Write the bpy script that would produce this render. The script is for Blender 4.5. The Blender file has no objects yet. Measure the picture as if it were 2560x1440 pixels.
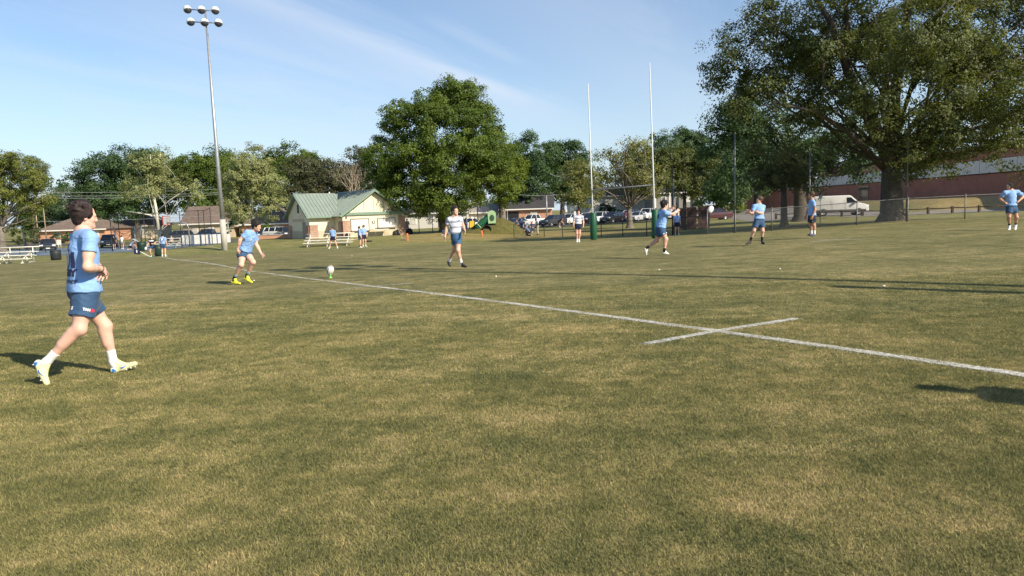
import bpy, bmesh, math, random
import numpy as np
from mathutils import Vector, Matrix
from mathutils.bvhtree import BVHTree
random.seed(7); RNG = np.random.default_rng(7)
scn = bpy.context.scene
COL = scn.collection
R = math.radians

# ------------------------------------------------------------ camera
FPX, HCAM = 1760.0, 1.55
PITCH, ROLL = R(6.22), R(1.9)
_f = np.array([0, math.cos(PITCH), -math.sin(PITCH)])
_r0 = np.array([1.0, 0, 0]); _u0 = np.array([0, math.sin(PITCH), math.cos(PITCH)])
_r = _r0*math.cos(ROLL) - _u0*math.sin(ROLL)
_u = _r0*math.sin(ROLL) + _u0*math.cos(ROLL)
cd = bpy.data.cameras.new('camera'); cam = bpy.data.objects.new('camera', cd); COL.objects.link(cam)
cd.sensor_width = 36.0; cd.lens = 36.0*FPX/2560.0; cd.clip_start = .1; cd.clip_end = 6000
M = Matrix.Identity(4)
for i in range(3):
    M[i][0] = _r[i]; M[i][1] = _u[i]; M[i][2] = -_f[i]
M[2][3] = HCAM
cam.matrix_world = M
scn.camera = cam

# ------------------------------------------------------------ sky, sun, exposure
SUN_EL, SUN_AZ = R(35), R(127)          # azimuth clockwise from +Y (the view direction)
w = bpy.data.worlds.new('World'); scn.world = w; w.use_nodes = True
nt = w.node_tree; nt.nodes.clear()
def nn(nt, typ, **kw):
    n = nt.nodes.new(typ)
    for k, v in kw.items(): setattr(n, k, v)
    return n
def lk(nt, a, b): nt.links.new(a, b)
def mth(nt, op, a, b=None, c=None, clamp=False):
    n = nn(nt, 'ShaderNodeMath', operation=op, use_clamp=clamp)
    for i, v in enumerate((a, b, c)):
        if v is None: continue
        if isinstance(v, (int, float)): n.inputs[i].default_value = v
        else: lk(nt, v, n.inputs[i])
    return n.outputs[0]
def ramp(nt, fac, stops, interp='LINEAR'):
    n = nn(nt, 'ShaderNodeValToRGB'); n.color_ramp.interpolation = interp
    el = n.color_ramp.elements
    while len(el) < len(stops): el.new(.5)
    for e, (p, c) in zip(el, stops):
        e.position = p; e.color = (*c, 1) if len(c) == 3 else c
    lk(nt, fac, n.inputs[0]); return n.outputs[0]
def mixc(nt, fac, a, b, mode='MIX'):
    n = nn(nt, 'ShaderNodeMix', data_type='RGBA', blend_type=mode)
    for s, v in ((n.inputs[0], fac), (n.inputs[6], a), (n.inputs[7], b)):
        if isinstance(v, (int, float)): s.default_value = v
        elif isinstance(v, (tuple, list)): s.default_value = (*v, 1) if len(v) == 3 else v
        else: lk(nt, v, s)
    return n.outputs[2]
def noise(nt, vec, scale, detail=3, rough=.55, dist=0.0):
    n = nn(nt, 'ShaderNodeTexNoise'); n.inputs['Scale'].default_value = scale
    n.inputs['Detail'].default_value = detail; n.inputs['Roughness'].default_value = rough
    n.inputs['Distortion'].default_value = dist
    if vec is not None: lk(nt, vec, n.inputs['Vector'])
    return n.outputs['Fac']
sky = nn(nt, 'ShaderNodeTexSky', sky_type='NISHITA', sun_disc=False)
sky.sun_elevation = SUN_EL; sky.sun_rotation = SUN_AZ; sky.altitude = 100
sky.air_density = 1.0; sky.dust_density = .6; sky.ozone_density = 2.2
tc = nn(nt, 'ShaderNodeTexCoord'); sp = nn(nt, 'ShaderNodeSeparateXYZ'); lk(nt, tc.outputs['Generated'], sp.inputs[0])
zz = mth(nt, 'ADD', mth(nt, 'MAXIMUM', sp.outputs[2], 0.0), .07)
uu = mth(nt, 'DIVIDE', sp.outputs[0], zz); vv = mth(nt, 'DIVIDE', sp.outputs[1], zz)
# thin cirrus: streaks running along one wind direction high above the field
CA = R(62)
su = mth(nt, 'ADD', mth(nt, 'MULTIPLY', uu, math.cos(CA)), mth(nt, 'MULTIPLY', vv, math.sin(CA)))
sv = mth(nt, 'SUBTRACT', mth(nt, 'MULTIPLY', vv, math.cos(CA)), mth(nt, 'MULTIPLY', uu, math.sin(CA)))
cb = nn(nt, 'ShaderNodeCombineXYZ'); lk(nt, mth(nt, 'MULTIPLY', su, .22), cb.inputs[0]); lk(nt, sv, cb.inputs[1])
n1 = noise(nt, cb.outputs[0], 1.5, 9, .66, .8)
cb2 = nn(nt, 'ShaderNodeCombineXYZ'); lk(nt, mth(nt, 'MULTIPLY', su, .5), cb2.inputs[0]); lk(nt, sv, cb2.inputs[1]); cb2.inputs[2].default_value = 3.7
n2 = noise(nt, cb2.outputs[0], .35, 4, .5, .3)
streak = ramp(nt, n1, [(.42, (0, 0, 0)), (.78, (1, 1, 1))])
veil = ramp(nt, n2, [(.36, (0, 0, 0)), (.72, (1, 1, 1))])
def sstep(v, a, b):
    n = nn(nt, 'ShaderNodeMapRange', interpolation_type='SMOOTHSTEP'); n.inputs[1].default_value = a; n.inputs[2].default_value = b; lk(nt, v, n.inputs[0]); return n.outputs[0]
def plume(cen, width, a0, a1, a2, a3, amp):
    d = mth(nt, 'DIVIDE', mth(nt, 'ADD', mth(nt, 'SUBTRACT', sv, cen), mth(nt, 'MULTIPLY', mth(nt, 'SUBTRACT', n1, .5), width*2.6)), width)
    e = mth(nt, 'POWER', 2.718, mth(nt, 'MULTIPLY', mth(nt, 'MULTIPLY', d, d), -1.0))
    return mth(nt, 'MULTIPLY', mth(nt, 'MULTIPLY', e, mth(nt, 'MULTIPLY', sstep(su, a0, a1), mth(nt, 'SUBTRACT', 1.0, sstep(su, a2, a3)))), amp)
cl = mth(nt, 'MULTIPLY', streak, mth(nt, 'ADD', mth(nt, 'MULTIPLY', veil, .45), .14))
for pl in ((2.02, .10, 1.0, 2.0, 3.2, 4.6, .36), (2.2, .34, .8, 2.0, 3.6, 5.5, .30), (1.64, .05, 2.3, 2.7, 3.0, 3.5, .20), (3.05, .22, 2.0, 2.8, 4.2, 5.0, .22), (1.0, .5, 1.5, 2.5, 6, 8, .30), (3.3, .10, 1.4, 2.0, 2.8, 3.6, .22), (2.5, .08, 1.4, 2.2, 2.8, 3.6, .16), (4.4, .5, 2, 4, 7, 9, .3), (3.6, .3, 2.5, 4, 6, 8, .25), (2.7, .12, 1.2, 2.0, 3.0, 4.2, .16)):
    cl = mth(nt, 'ADD', cl, plume(*pl))
cl = mth(nt, 'MINIMUM', cl, 1.0)
hz = mth(nt, 'POWER', mth(nt, 'SUBTRACT', 1.0, mth(nt, 'MAXIMUM', sp.outputs[2], 0.0)), 9.0)
clm = mth(nt, 'MULTIPLY', cl, .8)
SKY_COL = sky.outputs[0]
SKY_COL = mixc(nt, 1.0, SKY_COL, (.90, .955, 1.0), 'MULTIPLY')
c1 = mixc(nt, clm, SKY_COL, (4.9, 5.45, 6.3))
c2 = mixc(nt, mth(nt, 'MULTIPLY', hz, .95), c1, (4.2, 4.95, 5.75))
bg = nn(nt, 'ShaderNodeBackground'); bg.inputs[1].default_value = .104
lk(nt, c2, bg.inputs[0]); wo = nn(nt, 'ShaderNodeOutputWorld'); lk(nt, bg.outputs[0], wo.inputs[0])

sl = bpy.data.lights.new('sun', 'SUN'); sl.energy = 4.8; sl.angle = R(.55); sl.color = (1.0, .90, .74)
so = bpy.data.objects.new('sun', sl); COL.objects.link(so); so.location = (30, -20, 40)
SD = Vector((math.sin(SUN_AZ)*math.cos(SUN_EL), math.cos(SUN_AZ)*math.cos(SUN_EL), math.sin(SUN_EL)))
so.rotation_euler = SD.to_track_quat('Z', 'Y').to_euler()
scn.view_settings.view_transform = 'Standard'; scn.view_settings.look = 'None'
scn.view_settings.exposure = 0.62; scn.view_settings.gamma = 1.0; scn.view_settings.use_curve_mapping = False
scn.cycles.max_bounces = 6; scn.cycles.transparent_max_bounces = 24

# ------------------------------------------------------------ terrain height and pixel helpers
def S(a, b, x):
    t = np.clip((np.asarray(x, float)-a)/(b-a), 0, 1); return t*t*(3-2*t)
def g(x, y):
    x = np.asarray(x, float); y = np.asarray(y, float)
    yc = 58 - 4*np.log1p(np.exp(np.clip((58-y)/4, -30, 30)))
    base = -5.5e-6*np.maximum(yc, 0)**3
    h = base + .009*np.clip(x, -50, 50)*S(3, 25, y)
    h = h + .10*S(8, 16, x)*S(15, 27, y) + .28*S(14, 26, x)*S(34, 46, y) + .25*S(26, 34, x)*S(50, 65, y)
    h = h + 1.42*S(4, 9.5, (y-64.5)+(x-46)*.33)*S(39, 44.5, x)*(1-S(88, 150, y))
    h = h + .55*S(64, 74, y)*(1-S(90, 100, y))*S(-40, -28, x)*(1-S(-8, 2, x))
    h = h + .05*np.sin(x*.21+1)*np.sin(y*.17)*S(9, 20, y)
    return h
def gz(x, y): return float(g(x, y))
def ray(px, py):
    d = _f + _r*((px-1280)/FPX) + _u*((720-py)/FPX); return d
def P(px, py, Y):
    d = ray(px, py); t = Y/d[1]; return np.array([d[0]*t, Y, HCAM+d[2]*t])
def G(px, py):
    d = ray(px, py); prev = 1.0
    for t in np.concatenate([np.arange(1.5, 60, .05), np.arange(60, 300, .5)]):
        p = d*t
        if HCAM+p[2] < gz(p[0], p[1]):
            return np.array([p[0], p[1], gz(p[0], p[1])])
    return np.array([p[0], p[1], gz(p[0], p[1])])
def XD(px, Y): return float(P(px, 528-(px-1280)*.033, Y)[0])     # x at image column px and depth Y (near eye level)

# ------------------------------------------------------------ objects, tags
def tag(o, label=None, cat=None, group=None, kind=None):
    if label: o['label'] = label
    if cat: o['category'] = cat
    if group: o['group'] = group
    if kind: o['kind'] = kind
    return o
def thing(name, label, cat, loc=(0, 0, 0), rz=0, group=None):
    o = bpy.data.objects.new(name, None); COL.objects.link(o); o.empty_display_size = .3
    o.location = loc; o.rotation_euler = (0, 0, rz)
    return tag(o, label, cat, group)
def obj(name, me, mat=None, parent=None, loc=None):
    o = bpy.data.objects.new(name, me); COL.objects.link(o)
    if mat is not None:
        ms = mat if isinstance(mat, (list, tuple)) else [mat]
        me.materials.clear()
        for m in ms: me.materials.append(m)
    if parent is not None: o.parent = parent
    if loc is not None: o.location = loc
    return o
def copy_tree(o, parent=None):
    c = o.copy(); COL.objects.link(c)
    if parent is not None: c.parent = parent; c.matrix_parent_inverse = Matrix.Identity(4)
    for ch in list(o.children): copy_tree(ch, c)
    return c
def mesh_np(name, V, faces=None, quads=None, tris=None, smooth=True, matidx=None):
    me = bpy.data.meshes.new(name)
    arrs = [(a, k) for a, k in ((quads, 4), (tris, 3)) if a is not None and len(a)]
    nv = len(V); me.vertices.add(nv); me.vertices.foreach_set('co', np.asarray(V, np.float32).ravel())
    nl = sum(a.size for a, k in arrs); npol = sum(len(a) for a, k in arrs)
    me.loops.add(nl); me.polygons.add(npol)
    me.loops.foreach_set('vertex_index', np.concatenate([a.ravel() for a, k in arrs]).astype(np.int32))
    st = []; tot = []; s = 0
    for a, k in arrs:
        st.append(s+np.arange(len(a))*k); tot.append(np.full(len(a), k)); s += a.size
    me.polygons.foreach_set('loop_start', np.concatenate(st).astype(np.int32))
    me.polygons.foreach_set('loop_total', np.concatenate(tot).astype(np.int32))
    me.polygons.foreach_set('use_smooth', np.full(npol, smooth))
    if matidx is not None: me.polygons.foreach_set('material_index', matidx.astype(np.int32))
    me.update(calc_edges=True); me.validate(); return me
class MB:
    """collects boxes, tubes and prisms, links them as one mesh"""
    def __init__(s): s.v = []; s.f = []; s.sm = []
    def add(s, vs, fs, smooth=False):
        b = len(s.v); s.v += [tuple(map(float, v)) for v in vs]; s.f += [tuple(b+i for i in f) for f in fs]; s.sm += [smooth]*len(fs); return s
    def box(s, c, size, rz=0, rx=0, ry=0):
        x, y, z = (np.array(size)/2)
        m = Matrix.Rotation(rz, 3, 'Z') @ Matrix.Rotation(ry, 3, 'Y') @ Matrix.Rotation(rx, 3, 'X')
        vs = [Vector(c)+m @ Vector((a*x, b*y, d*z)) for a in (-1, 1) for b in (-1, 1) for d in (-1, 1)]
        return s.add(vs, [(0, 1, 3, 2), (4, 6, 7, 5), (0, 4, 5, 1), (2, 3, 7, 6), (0, 2, 6, 4), (1, 5, 7, 3)])
    def tube(s, pts, rad, n=8, cap=True):
        pts = [Vector(p) for p in pts]
        rad = [rad]*len(pts) if isinstance(rad, (int, float)) else list(rad)
        rings = []; up = None; vs = []
        for i, p in enumerate(pts):
            t = (pts[min(i+1, len(pts)-1)]-pts[max(i-1, 0)]).normalized()
            if up is None:
                up = Vector((0, 0, 1)) if abs(t.z) < .9 else Vector((1, 0, 0))
            a = t.cross(up); a = a.normalized() if a.length > 1e-6 else t.orthogonal().normalized()
            b = a.cross(t).normalized(); up = b
            for k in range(n):
                an = 2*math.pi*k/n; vs.append(p+(a*math.cos(an)+b*math.sin(an))*rad[i])
        fs = []
        for i in range(len(pts)-1):
            for k in range(n):
                k2 = (k+1) % n; fs.append((i*n+k, i*n+k2, (i+1)*n+k2, (i+1)*n+k))
        s.add(vs, fs, True)
        if cap:
            b = len(s.v)-len(vs)
            s.f += [tuple(b+k for k in range(n))[::-1], tuple(b+(len(pts)-1)*n+k for k in range(n))]; s.sm += [False]*2
        return s
    def lathe(s, prof, c=(0, 0, 0), n=20, axis=None):
        vs = []; fs = []
        for (r, z) in prof:
            for k in range(n):
                a = 2*math.pi*k/n; v = Vector((r*math.cos(a), r*math.sin(a), z))
                if axis is not None: v = axis @ v
                vs.append(Vector(c)+v)
        for i in range(len(prof)-1):
            for k in range(n):
                k2 = (k+1) % n; fs.append((i*n+k, i*n+k2, (i+1)*n+k2, (i+1)*n+k))
        return s.add(vs, fs, True)
    def prism(s, poly, a, b, axis='y'):
        """polygon (u,v) extruded between a and b along an axis: y -> (u,a,v), x -> (a,u,v), z -> (u,v,a)"""
        mk = {'y': lambda u, v, t: (u, t, v), 'x': lambda u, v, t: (t, u, v), 'z': lambda u, v, t: (u, v, t)}[axis]
        n = len(poly); vs = [mk(u, v, a) for u, v in poly]+[mk(u, v, b) for u, v in poly]
        fs = [tuple(range(n)), tuple(range(2*n-1, n-1, -1))]+[(i, (i+1) % n+0, (i+1) % n+n, i+n) for i in range(n)]
        return s.add(vs, fs)
    def quad(s, *p): return s.add(p, [tuple(range(len(p)))])
    def mesh(s, name):
        me = bpy.data.meshes.new(name); me.from_pydata(s.v, [], s.f); me.update()
        me.polygons.foreach_set('use_smooth', s.sm)
        bm = bmesh.new(); bm.from_mesh(me); bmesh.ops.recalc_face_normals(bm, faces=bm.faces); bm.to_mesh(me); bm.free()
        return me
    def build(s, name, mat, parent=None, loc=None): return obj(name, s.mesh(name), mat, parent, loc)
def bevel(o, width, seg=2):
    bm = bmesh.new(); bm.from_mesh(o.data)
    bmesh.ops.bevel(bm, geom=[e for e in bm.edges if e.calc_face_angle(0) > .5], offset=width, segments=seg, affect='EDGES', profile=.5, clamp_overlap=True)
    for f in bm.faces: f.smooth = True
    bm.to_mesh(o.data); bm.free()
    return o

# ------------------------------------------------------------ materials
MATS = {}
def mat(name, col, rough=.6, metal=0.0, var=.12, vscale=4.0, bump=0.0, bscale=40.0, spec=.4, coat=0.0):
    if name in MATS: return MATS[name]
    m = bpy.data.materials.new(name); m.use_nodes = True; t = m.node_tree
    b = t.nodes['Principled BSDF']; b.inputs['Roughness'].default_value = rough; b.inputs['Metallic'].default_value = metal
    b.inputs['Specular IOR Level'].default_value = spec; b.inputs['Coat Weight'].default_value = coat
    c = nn(t, 'ShaderNodeTexCoord')
    f = noise(t, c.outputs['Object'], vscale, 4)
    lo = tuple(max(0, v*(1-var)) for v in col); hi = tuple(min(1, v*(1+var)) for v in col)
    lk(t, ramp(t, f, [(.3, lo), (.7, hi)]), b.inputs['Base Color'])
    if bump:
        bn = nn(t, 'ShaderNodeBump'); bn.inputs['Strength'].default_value = bump; bn.inputs['Distance'].default_value = .02
        lk(t, noise(t, c.outputs['Object'], bscale, 3), bn.inputs['Height']); lk(t, bn.outputs[0], b.inputs['Normal'])
    MATS[name] = m; return m
def brick_mat(name, c1, c2, mortar, scale=1.0, bw=.22, bh=.075, axis=(1, 0)):
    """running-bond bricks over vertical walls whatever way they face"""
    m = bpy.data.materials.new(name); m.use_nodes = True; t = m.node_tree; b = t.nodes['Principled BSDF']
    c = nn(t, 'ShaderNodeTexCoord'); s = nn(t, 'ShaderNodeSeparateXYZ'); lk(t, c.outputs['Object'], s.inputs[0])
    u = mth(t, 'ADD', s.outputs[0], s.outputs[1]); cb = nn(t, 'ShaderNodeCombineXYZ'); lk(t, u, cb.inputs[0]); lk(t, s.outputs[2], cb.inputs[1])
    br = nn(t, 'ShaderNodeTexBrick'); lk(t, cb.outputs[0], br.inputs['Vector'])
    br.inputs['Scale'].default_value = scale; br.inputs['Brick Width'].default_value = bw; br.inputs['Row Height'].default_value = bh
    br.inputs['Mortar Size'].default_value = .009; br.inputs['Color1'].default_value = (*c1, 1); br.inputs['Color2'].default_value = (*c2, 1); br.inputs['Mortar'].default_value = (*mortar, 1)
    f = noise(t, c.outputs['Object'], .7, 4)
    lk(t, mixc(t, .35, br.outputs['Color'], ramp(t, f, [(.3, tuple(v*.6 for v in c1)), (.7, tuple(min(1, v*1.35) for v in c2))])), b.inputs['Base Color'])
    b.inputs['Roughness'].default_value = .85
    return m
def leaf_mat(name, dark, light, trans=.35):
    m = bpy.data.materials.new(name); m.use_nodes = True; t = m.node_tree; t.nodes.clear()
    at = nn(t, 'ShaderNodeAttribute', attribute_name='tint')
    c = ramp(t, at.outputs['Fac'], [(0, dark), (1, light)])
    d = nn(t, 'ShaderNodeBsdfPrincipled'); lk(t, c, d.inputs['Base Color']); d.inputs['Roughness'].default_value = .55; d.inputs['Specular IOR Level'].default_value = .3
    tr = nn(t, 'ShaderNodeBsdfTranslucent'); lk(t, mixc(t, 1.0, c, (1.25, 1.25, .55), 'MULTIPLY'), tr.inputs[0])
    mx = nn(t, 'ShaderNodeMixShader'); mx.inputs[0].default_value = trans; lk(t, d.outputs[0], mx.inputs[1]); lk(t, tr.outputs[0], mx.inputs[2])
    o = nn(t, 'ShaderNodeOutputMaterial'); lk(t, mx.outputs[0], o.inputs[0]); return m
def glassm(name='dark_glass', col=(.015, .02, .025)):
    if name in MATS: return MATS[name]
    m = mat(name, col, .06, var=.1, spec=.8); return m
# ------------------------------------------------------------ grass colour shared by the ground and the blades
def grass_colour(t, blades=False):
    tcn = nn(t, 'ShaderNodeNewGeometry'); pos = tcn.outputs['Position']
    big = noise(t, pos, .16, 3, .6); med = noise(t, pos, .9, 4, .6, .6); sm = noise(t, pos, 4.2, 5, .68, .6); fine = noise(t, pos, 24, 3, .7)
    # mown streaks seen along the field
    mp = nn(t, 'ShaderNodeMapping'); mp.inputs['Scale'].default_value = (.25, 1.2, 1); mp.inputs['Rotation'].default_value = (0, 0, R(4)); lk(t, pos, mp.inputs[0])
    st = noise(t, mp.outputs[0], 1.5, 3, .6)
    k = mth(t, 'ADD', mth(t, 'MULTIPLY', big, .18), mth(t, 'ADD', mth(t, 'MULTIPLY', med, .26), mth(t, 'ADD', mth(t, 'MULTIPLY', sm, .36), mth(t, 'MULTIPLY', st, .20))))
    sep = nn(t, 'ShaderNodeSeparateXYZ'); lk(t, pos, sep.inputs[0])
    c = ramp(t, k, [(.405, GR[0]), (.475, GR[1]), (.53, GR[2]), (.605, GR[3])])
    # greener strip of unworn turf beyond the dead-ball line, dry bank on the right, fresher grass in the park behind
    far = mth(t, 'ADD', sep.outputs[1], mth(t, 'MULTIPLY', mth(t, 'SUBTRACT', big, .5), 6))
    def mr(v, a, b):
        n = nn(t, 'ShaderNodeMapRange', interpolation_type='SMOOTHSTEP'); n.inputs[1].default_value = a; n.inputs[2].default_value = b; lk(t, v, n.inputs[0]); return n.outputs[0]
    c = mixc(t, mth(t, 'MULTIPLY', mr(far, 52, 62), .55), c, ramp(t, k, [(.40, (.11, .13, .042)), (.6, (.28, .265, .10))]))
    bank = mth(t, 'MULTIPLY', mr(sep.outputs[0], 40, 45), mth(t, 'MULTIPLY', mr(sep.outputs[1], 66, 69), .85))
    c = mixc(t, bank, c, ramp(t, k, [(.40, (.20, .15, .065)), (.6, (.34, .25, .12))]))
    # worn, tan ground near the playground
    pg = mth(t, 'MULTIPLY', mth(t, 'MULTIPLY', mr(sep.outputs[1], 64, 68), mth(t, 'SUBTRACT', 1.0, mr(sep.outputs[1], 82, 90))), mth(t, 'MULTIPLY', mr(sep.outputs[0], -14, -6), mth(t, 'SUBTRACT', 1.0, mr(sep.outputs[0], 6, 22))))
    c = mixc(t, mth(t, 'MULTIPLY', pg, .8), c, ramp(t, k, [(.40, (.2, .16, .06)), (.6, (.36, .27, .12))]))
    if blades:
        at = nn(t, 'ShaderNodeAttribute', attribute_name='tint')
        c = mixc(t, 1.0, c, ramp(t, at.outputs['Fac'], [(0, (.85, .92, .75)), (.5, (1.5, 1.48, 1.45)), (.85, (2.0, 1.92, 1.82)), (1, (2.5, 2.35, 2.2))]), 'MULTIPLY')
    else:
        c = mixc(t, 1.0, c, ramp(t, fine, [(.3, (.55, .58, .5)), (.7, (1.35, 1.3, 1.25))]), 'MULTIPLY')
    return c, fine, pos
GR = [(.100, .108, .046), (.154, .147, .063), (.214, .191, .086), (.325, .265, .136)]
def ground_material():
    m = bpy.data.materials.new('turf'); m.use_nodes = True; t = m.node_tree; b = t.nodes['Principled BSDF']
    c, fine, pos = grass_colour(t); lk(t, c, b.inputs['Base Color'])
    b.inputs['Roughness'].default_value = .9; b.inputs['Specular IOR Level'].default_value = .15
    bn = nn(t, 'ShaderNodeBump'); bn.inputs['Strength'].default_value = .9; bn.inputs['Distance'].default_value = .05
    lk(t, mth(t, 'ADD', noise(t, pos, 9, 5, .7), mth(t, 'MULTIPLY', fine, .5)), bn.inputs['Height']); lk(t, bn.outputs[0], b.inputs['Normal'])
    return m
def blade_material():
    m = bpy.data.materials.new('grass_blades'); m.use_nodes = True; t = m.node_tree; t.nodes.clear()
    c, fine, pos = grass_colour(t, True)
    at = nn(t, 'ShaderNodeAttribute', attribute_name='paint')       # blades that carry line paint
    c = mixc(t, at.outputs['Fac'], c, (.72, .70, .64))
    d = nn(t, 'ShaderNodeBsdfDiffuse'); lk(t, c, d.inputs[0]); tr = nn(t, 'ShaderNodeBsdfTranslucent'); lk(t, c, tr.inputs[0])
    mx = nn(t, 'ShaderNodeMixShader'); mx.inputs[0].default_value = .3; lk(t, d.outputs[0], mx.inputs[1]); lk(t, tr.outputs[0], mx.inputs[2])
    o = nn(t, 'ShaderNodeOutputMaterial'); lk(t, mx.outputs[0], o.inputs[0]); return m
def axis_coords(lo, hi, step, far_lo, far_hi, ratio=1.25):
    a = list(np.arange(lo, hi+1e-6, step)); d = step; v = hi
    while v < far_hi: d *= ratio; v += d; a.append(v)
    d = step; v = lo
    while v > far_lo: d *= ratio; v -= d; a.insert(0, v)
    return np.array(a)
gx = axis_coords(-70, 75, 1.0, -1500, 1500); gy = axis_coords(-12, 120, 1.0, -300, 2500)
XX, YY = np.meshgrid(gx, gy); ZZ = g(XX, YY)
nx, ny = len(gx), len(gy); idx = np.arange(nx*ny).reshape(ny, nx)
q = np.stack([idx[:-1, :-1], idx[:-1, 1:], idx[1:, 1:], idx[1:, :-1]], -1).reshape(-1, 4)
TURF = ground_material()
tag(obj('ground', mesh_np('ground', np.stack([XX, YY, ZZ], -1).reshape(-1, 3), quads=q), TURF), kind='structure')

# ------------------------------------------------------------ painted lines (pixel polylines dropped on to the ground)
LINES = []
def gpoly(pts): return [G(*p)[:2] for p in pts]
LINES.append((gpoly([(2700, 973), (2560, 940), (2170, 883), (1770, 826), (1340, 768), (925, 716), (620, 678), (440, 650), (345, 628)]), .072))
LINES.append((gpoly([(1617, 862), (1780, 831), (1990, 798)]), .060))
LINES.append((gpoly([(845, 725), (930, 717), (1030, 709)]), .04))
LINES.append((gpoly([(2012, 607), (2100, 599)]), .07))
LINES.append((gpoly([(2040, 599), (2165, 600)]), .05))
LINES.append((gpoly([(1005, 600), (1300, 594), (1470, 594)]), .05))
LINES.append((gpoly([(1490, 594), (1560, 594)]), .06))
LINES.append((gpoly([(1000, 607), (1300, 606.5)]), .03))
LINES.append((gpoly([(1490, 606), (1550, 605)]), .035))
LINES.append((gpoly([(420, 619), (560, 625.5), (740, 627)]), .05))
LINES.append((gpoly([(225, 642), (330, 625), (420, 612)]), .04))
PAINT = mat('line_paint', (.62, .60, .53), .9, var=.25, vscale=9, bump=.6, bscale=60)
_t = PAINT.node_tree; _c = nn(_t, 'ShaderNodeTexCoord'); _n = mth(_t, 'ADD', mth(_t, 'MULTIPLY', noise(_t, _c.outputs['Object'], 38, 4, .7), .7), mth(_t, 'MULTIPLY', noise(_t, _c.outputs['Object'], 1.6, 3), .3))
lk(_t, ramp(_t, _n, [(.42, (0, 0, 0)), (.58, (.9, .9, .9))]), _t.nodes['Principled BSDF'].inputs['Alpha'])
for pts, hw in LINES:
    vs = []; fs = []; acc = []
    for (a, b) in zip(pts[:-1], pts[1:]):
        L = np.linalg.norm(b-a); n = max(2, int(L/.12))
        acc += [a+(b-a)*i/n for i in range(n)]
    acc.append(pts[-1])
    for i, p in enumerate(acc):
        tdir = acc[min(i+1, len(acc)-1)]-acc[max(i-1, 0)]; tdir = tdir/np.linalg.norm(tdir); nrm = np.array([-tdir[1], tdir[0]])
        for s in (-1, 1):
            qd = p+nrm*s*hw*(1+.35*(RNG.random()-.5)); vs.append((qd[0], qd[1], gz(*qd)+.012))
    fs = [(2*i, 2*i+2, 2*i+3, 2*i+1) for i in range(len(acc)-1)]
    mb = MB(); mb.add(vs, fs); tag(mb.build('painted_line', PAINT), kind='structure')

# ------------------------------------------------------------ grass blades in front of the camera
def paint_mask(x, y):
    mk = np.zeros(len(x))
    for pts, hw in LINES[:3]:
        for a, b in zip(pts[:-1], pts[1:]):
            d = b-a; L2 = d@d; tt = np.clip(((x-a[0])*d[0]+(y-a[1])*d[1])/L2, 0, 1)
            dd = np.hypot(x-a[0]-tt*d[0], y-a[1]-tt*d[1])
            mk = np.maximum(mk, (dd < hw*(1.0+.35*RNG.standard_normal(len(x)))).astype(float))
    return mk
BL = []
for (y0, y1, dens, wd, ht) in ((2.3, 4.2, 21000, .0019, .017), (4.2, 6.5, 13000, .0024, .017), (6.5, 9.5, 6500, .0032, .017), (9.5, 14, 2600, .0045, .016), (14, 22, 600, .006, .013)):
    hw = .86; area = hw*(y1*y1-y0*y0); n = int(area*dens)
    yy = np.sqrt(RNG.random(n)*(y1*y1-y0*y0)+y0*y0); xx = (RNG.random(n)*2-1)*hw*yy
    keep = RNG.random(n) > S(8, 22, yy)**.7; xx, yy = xx[keep], yy[keep]; n = len(xx)
    BL.append((xx, yy, np.full(n, wd), np.full(n, ht)))
bx, by, bw, bh = (np.concatenate(c) for c in zip(*BL)); n = len(bx)
bh = bh*(.55+.7*RNG.random(n)); an = RNG.random(n)*2*np.pi; la = RNG.random(n)*2*np.pi; ln = bh*(.25+.9*RNG.random(n))
bzz = g(bx, by); wx = np.cos(an)*bw; wy = np.sin(an)*bw
V = np.empty((n, 3, 3)); V[:, 0] = np.stack([bx-wx, by-wy, bzz], -1); V[:, 1] = np.stack([bx+wx, by+wy, bzz], -1)
V[:, 2] = np.stack([bx+np.cos(la)*ln, by+np.sin(la)*ln, bzz+bh], -1)
me = mesh_np('grass', V.reshape(-1, 3), tris=np.arange(3*n).reshape(-1, 3), smooth=False)
a = me.attributes.new('tint', 'FLOAT', 'POINT'); a.data.foreach_set('value', np.repeat(RNG.random(n), 3).astype(np.float32))
a = me.attributes.new('paint', 'FLOAT', 'POINT'); a.data.foreach_set('value', np.repeat(paint_mask(bx, by)*(.55+.4*RNG.random(n)), 3).astype(np.float32))
tag(obj('grass', me, blade_material()), 'short worn olive and tan mown grass of the pitch in the foreground', 'grass', kind='stuff')

# ------------------------------------------------------------ paved sheets
def sheet(name, poly, mt, lift=.02, kind='structure', step=2.0):
    """polygon in plan (convex quad) draped over the terrain"""
    a, b, c, d = [np.array(p, float) for p in poly]
    n = max(2, int(np.linalg.norm(b-a)/step)); m = max(2, int(np.linalg.norm(d-a)/step)); vs = []
    for j in range(m+1):
        for i in range(n+1):
            p = (a+(b-a)*i/n)*(1-j/m)+(d+(c-d)*i/n)*j/m; vs.append((p[0], p[1], gz(*p)+lift))
    fs = [(j*(n+1)+i, j*(n+1)+i+1, (j+1)*(n+1)+i+1, (j+1)*(n+1)+i) for j in range(m) for i in range(n)]
    mb = MB(); mb.add(vs, fs); return tag(mb.build(name, mt), kind=kind)
ASPH = mat('asphalt', (.075, .072, .07), .9, var=.25, vscale=1.2, bump=.3)
ROADM = mat('worn_asphalt', (.20, .18, .155), .9, var=.2, vscale=.8, bump=.3)
COURT = mat('court_surface', (.13, .17, .21), .8, var=.2, vscale=.7)
CONC = mat('concrete', (.42, .39, .34), .85, var=.15, vscale=2, bump=.2)
sheet('parking_lot', [(-8, 108), (44, 108), (52, 128), (-12, 128)], ASPH, .02)
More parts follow.
